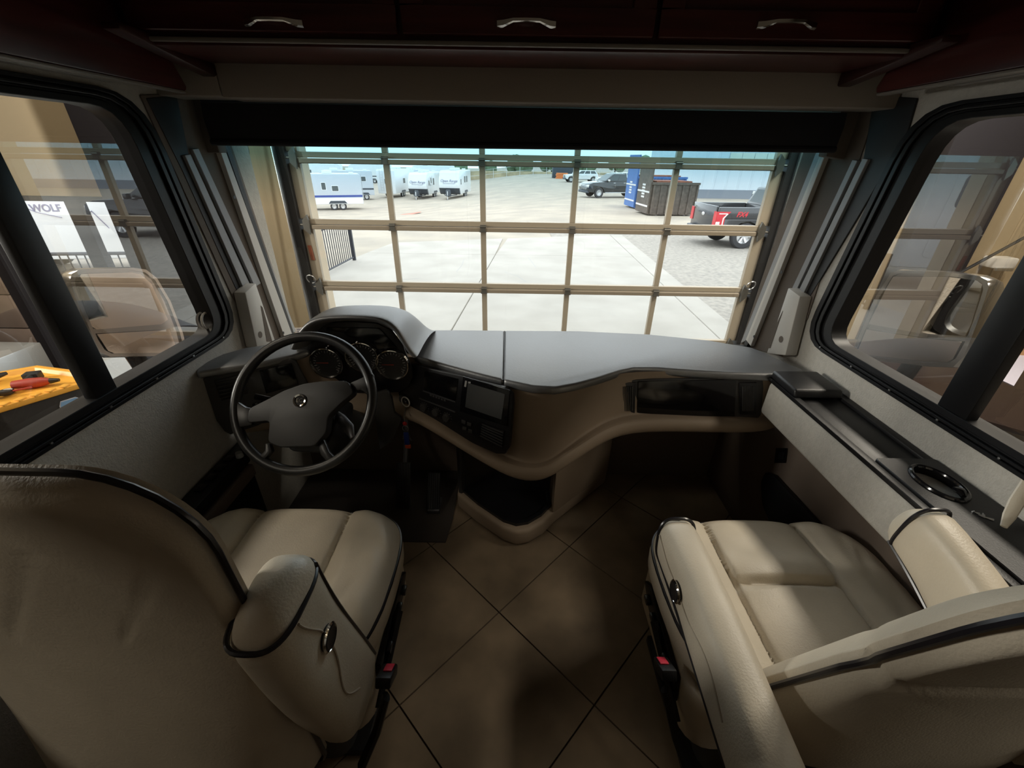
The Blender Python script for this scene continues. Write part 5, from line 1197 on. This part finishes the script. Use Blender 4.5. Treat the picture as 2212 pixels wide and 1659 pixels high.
for u, d_, lab in ((690, 92, 'distant white trailer whose roof shows above the blue-striped one'), (800, 96, 'distant white trailer seen over the roofs of the middle group'), (935, 92, 'distant white trailer behind the two scripted noses')):
    q = PY(u, 372, d_); trailer(lab, (q.x, q.y, gz(q.x, q.y)), R(185), 8.5, 3.4, stripe='rv_dark', windows=((1.5, 2.1, .4, .3),), group='trailers in the far row')
GR = [[(2.6, 1.50), (2.45, 1.62), (2.1, 1.55), (1.7, 1.38), (1.2, 1.22)], [(.9, 1.50), (.75, 1.66), (.62, 1.68), (.3, 1.52), (-.1, 1.42)], [(2.5, 1.12), (2.2, 1.02), (1.6, .98), (1.0, .92)], [(2.4, .86), (1.6, .82), (.6, .90)], [(-.4, 1.3), (-.7, 1.55), (-.9, 1.2)]]
nt_ = trailer('big white trailer with mountain graphics seen through the glass entrance at left', (-9.9, 10.6, gz(-9.9, 10.6)), R(190), 8.0, 3.3, stripe=None, windows=((-2.2, 1.72, .35, .28),), doors=(-2.5,), axle=2.4, text=('WOLF', .12, 1.60, .20), graphics=GR)

# ---------------- railings
def railing(label, a, b, h, n):
    t = thing('steel_railing', a, label, 'railing', 'black yard railings'); a, b = Vector(a), Vector(b)
    MB().tube([a + Vector((0, 0, h)), b + Vector((0, 0, h))], .03, 6).build('top_rail', 'rail_black', t); MB().tube([a + Vector((0, 0, .12)), b + Vector((0, 0, .12))], .022, 6).build('bottom_rail', 'rail_black', t)
    for p_ in (a, b): MB().box(p_ + Vector((-.04, -.04, 0)), p_ + Vector((.04, .04, h + .05))).build('post', 'rail_black', t)
    d = (b - a); me = None
    for k in range(1, n):
        p_ = a.lerp(b, k / n)
        if me is None: me = MB().cyl((0, 0, .12), (0, 0, h), .011, 6).mesh('baluster', 'rail_black')
        o = put('baluster', me, t, False); o.location = p_ - a
railing('black railing outside the glass entrance in front of the big white trailer', (-9.4, 7.0, gz(-9.4, 7)), (-5.6, 7.6, gz(-5.6, 7.6)), 1.08, 30)
railing('black railing at the left end of the concrete apron seen through the bay door', (-4.75, 8.3, gz(-4.75, 8.3)), (-4.6, 12.3, gz(-4.6, 12.3)), 1.08, 32)

# ---------------- dumpsters, building, fence, trees
def dumpster(label, p, rz, L, W_, H, m_, n, post):
    t = thing('roll_off_dumpster', p, label, 'dumpster', 'roll-off dumpsters', rz=rz)
    mb = MB(); mb.box((0, 0, .12), (L, .08, H)); mb.box((0, W_ - .08, .12), (L, W_, H)); mb.box((0, 0, .12), (.08, W_, H)); mb.box((L - .08, 0, .12), (L, W_, H)); mb.box((0, 0, .06), (L, W_, .14)); mb.build('bin', m_, t, False)
    for k in range(n):
        x = .05 + (L - .15) * k / (n - 1); MB().box((x, -.07, .10), (x + .09, -.001, H - .08)).build('side_rib', m_, t, False)
    MB().box((-.04, -.06, H - .06), (L + .04, .10, H + .06)).build('top_rail', m_, t, False); MB().box((-.04, W_ - .10, H - .06), (L + .04, W_ + .06, H + .06)).build('top_rail', m_, t, False)
    g_ = MB().box((-.10, .05, .10), (-.005, W_ - .05, H + post)).build('end_gate', m_, t, False)
    for z in (.45, H - .5): MB().box((-.125, .10, z), (-.101, W_ - .10, z + .09)).build('gate_bar', 'paper', g_, False)
    for k in range(5): MB().box((-.112, W_ * .40, .9 + .16 * k), (-.101, W_ * .62, 1.0 + .16 * k)).build('stencil_mark', 'paper', g_, False)
    MB().box((.3, .3, .14), (L - .3, W_ - .3, H + .12)).build('scrap_load', 'rust', t, False)
    for x in (.5, L - .5): MB().cyl((x, .1, .1), (x, W_ - .1, .1), .1, 10).build('roller', 'dark_steel', t, False)
p = PG(1400, 466); dumpster('brown steel roll-off dumpster with a tall open gate', (p.x, p.y, gz(p.x, p.y)), R(4), 2.7, 2.2, 1.7, 'dumpster_brown', 7, 1.2)
p = PG(1374, 453); dumpster('blue roll-off dumpster standing behind the brown one', (p.x, p.y + .4, gz(p.x, p.y)), R(4), 3.2, 2.2, 1.9, 'dumpster_blue', 7, 1.3)
p = PG(1486, 428); wbd = thing('metal_building', (p.x, p.y, gz(p.x, p.y)), 'long white ribbed metal building at the right side of the yard', 'building')
bl = 34.0; zb_ = 0
MB().box((0, 0, -1), (bl, 14, 7.5)).build('wall_shell', 'metal_siding', wbd, False); MB().box((-.04, -.05, -1), (bl, 14.02, .75)).build('base_course', 'siding_base', wbd, False)
me = MB().prism([(0, -.012, .75), (.92, -.012, .75), (.98, -.06, .75), (1.04, -.06, .75), (1.09, -.012, .75)], (0, 0, 6.7)).mesh('siding_panel', 'metal_siding', recalc=True)
for k in range(30):
    o = put('siding_panel', me, wbd, False); o.location = (1.1 * k, 0, 0)
for k in range(12):
    MB().box((3.0 + 1.1 * k, -.075, 2.75), (4.06 + 1.1 * k, -.062, 3.75)).build('light_panel', 'siding_light', wbd, False)
MB().box((2.9, -.12, 2.62), (18, -.062, 2.75)).build('window_sill', 'paper', wbd, False)
fn = thing('chain_link_fence', (-10, 112, gz(-10, 112)), 'chain-link fence along the far edge of the yard', 'fence')
fb = PG(1130, 379); fy = min(fb.y, 115)
for k in range(22):
    x = -14 + 3.0 * k; MB().cyl((x, fy, gz(x, fy)), (x, fy, gz(x, fy) + 2.0), .05, 6).build('post', 'alloy', fn)
for h in (.1, 1.0, 2.0): MB().tube([(-14 + 3.0 * k, fy, gz(-14 + 3.0 * k, fy) + h) for k in range(22)], .03, 5).build('wire', 'alloy', fn)
gs = MB().box((-90, fy + 3, -5), (90, fy + 5, gz(10, 110) + .5)).build('grass_bank', 'dry_grass'); tag(gs, 'dry grass bank beyond the chain-link fence', 'grass', kind='stuff')
random.seed(3)
for k, (x, s_) in enumerate(((-15, 2.6), (-7, 2.3), (1, 2.7), (9, 2.2), (17, 2.5), (25, 2.3), (33, 2.6))):
    y = fy + 13 + random.uniform(-2, 4); z0 = gz(x, fy)
    t = thing('tree', (x, y, z0), 'green tree beyond the far fence, %s from the left' % ['first', 'second', 'third', 'fourth', 'fifth', 'sixth', 'seventh'][k], 'tree', 'trees beyond the fence')
    mb = MB()
    for q in range(7): mb.ball((x + random.uniform(-1, 1) * s_ * .8, y + random.uniform(-1, 1) * s_ * .6, z0 + s_ * random.uniform(.6, 1.1)), s_ * random.uniform(.45, .65), 10)
    mb.build('crown', 'foliage', t, smooth=True); MB().cyl((x, y, z0 - .5), (x, y, z0 + s_ * .7), .18, 8).build('trunk', 'trunk', t)
p = PG(1213, 386); os_ = thing('orange_pallet_stack', (p.x, p.y, gz(p.x, p.y)), 'stack of orange barriers far out beside the white hatchback', 'barriers')
for k in range(4): MB().box((p.x - 1.1 + .1 * (k % 2), p.y - .4, gz(p.x, p.y) + .25 * k), (p.x + 1.1 - .1 * (k % 3), p.y + .4, gz(p.x, p.y) + .25 * k + .2)).build('barrier', 'orange_plastic', os_, bevel=.04)
dk = bx('dark_container', (p.x - 1.5, p.y + 2.0, gz(p.x, p.y)), (p.x + 3.0, p.y + 4.2, gz(p.x, p.y) + 1.9), 'rv_dark', bevel=.03); tag(dk, 'dark container behind the orange barriers in the far yard', 'container')
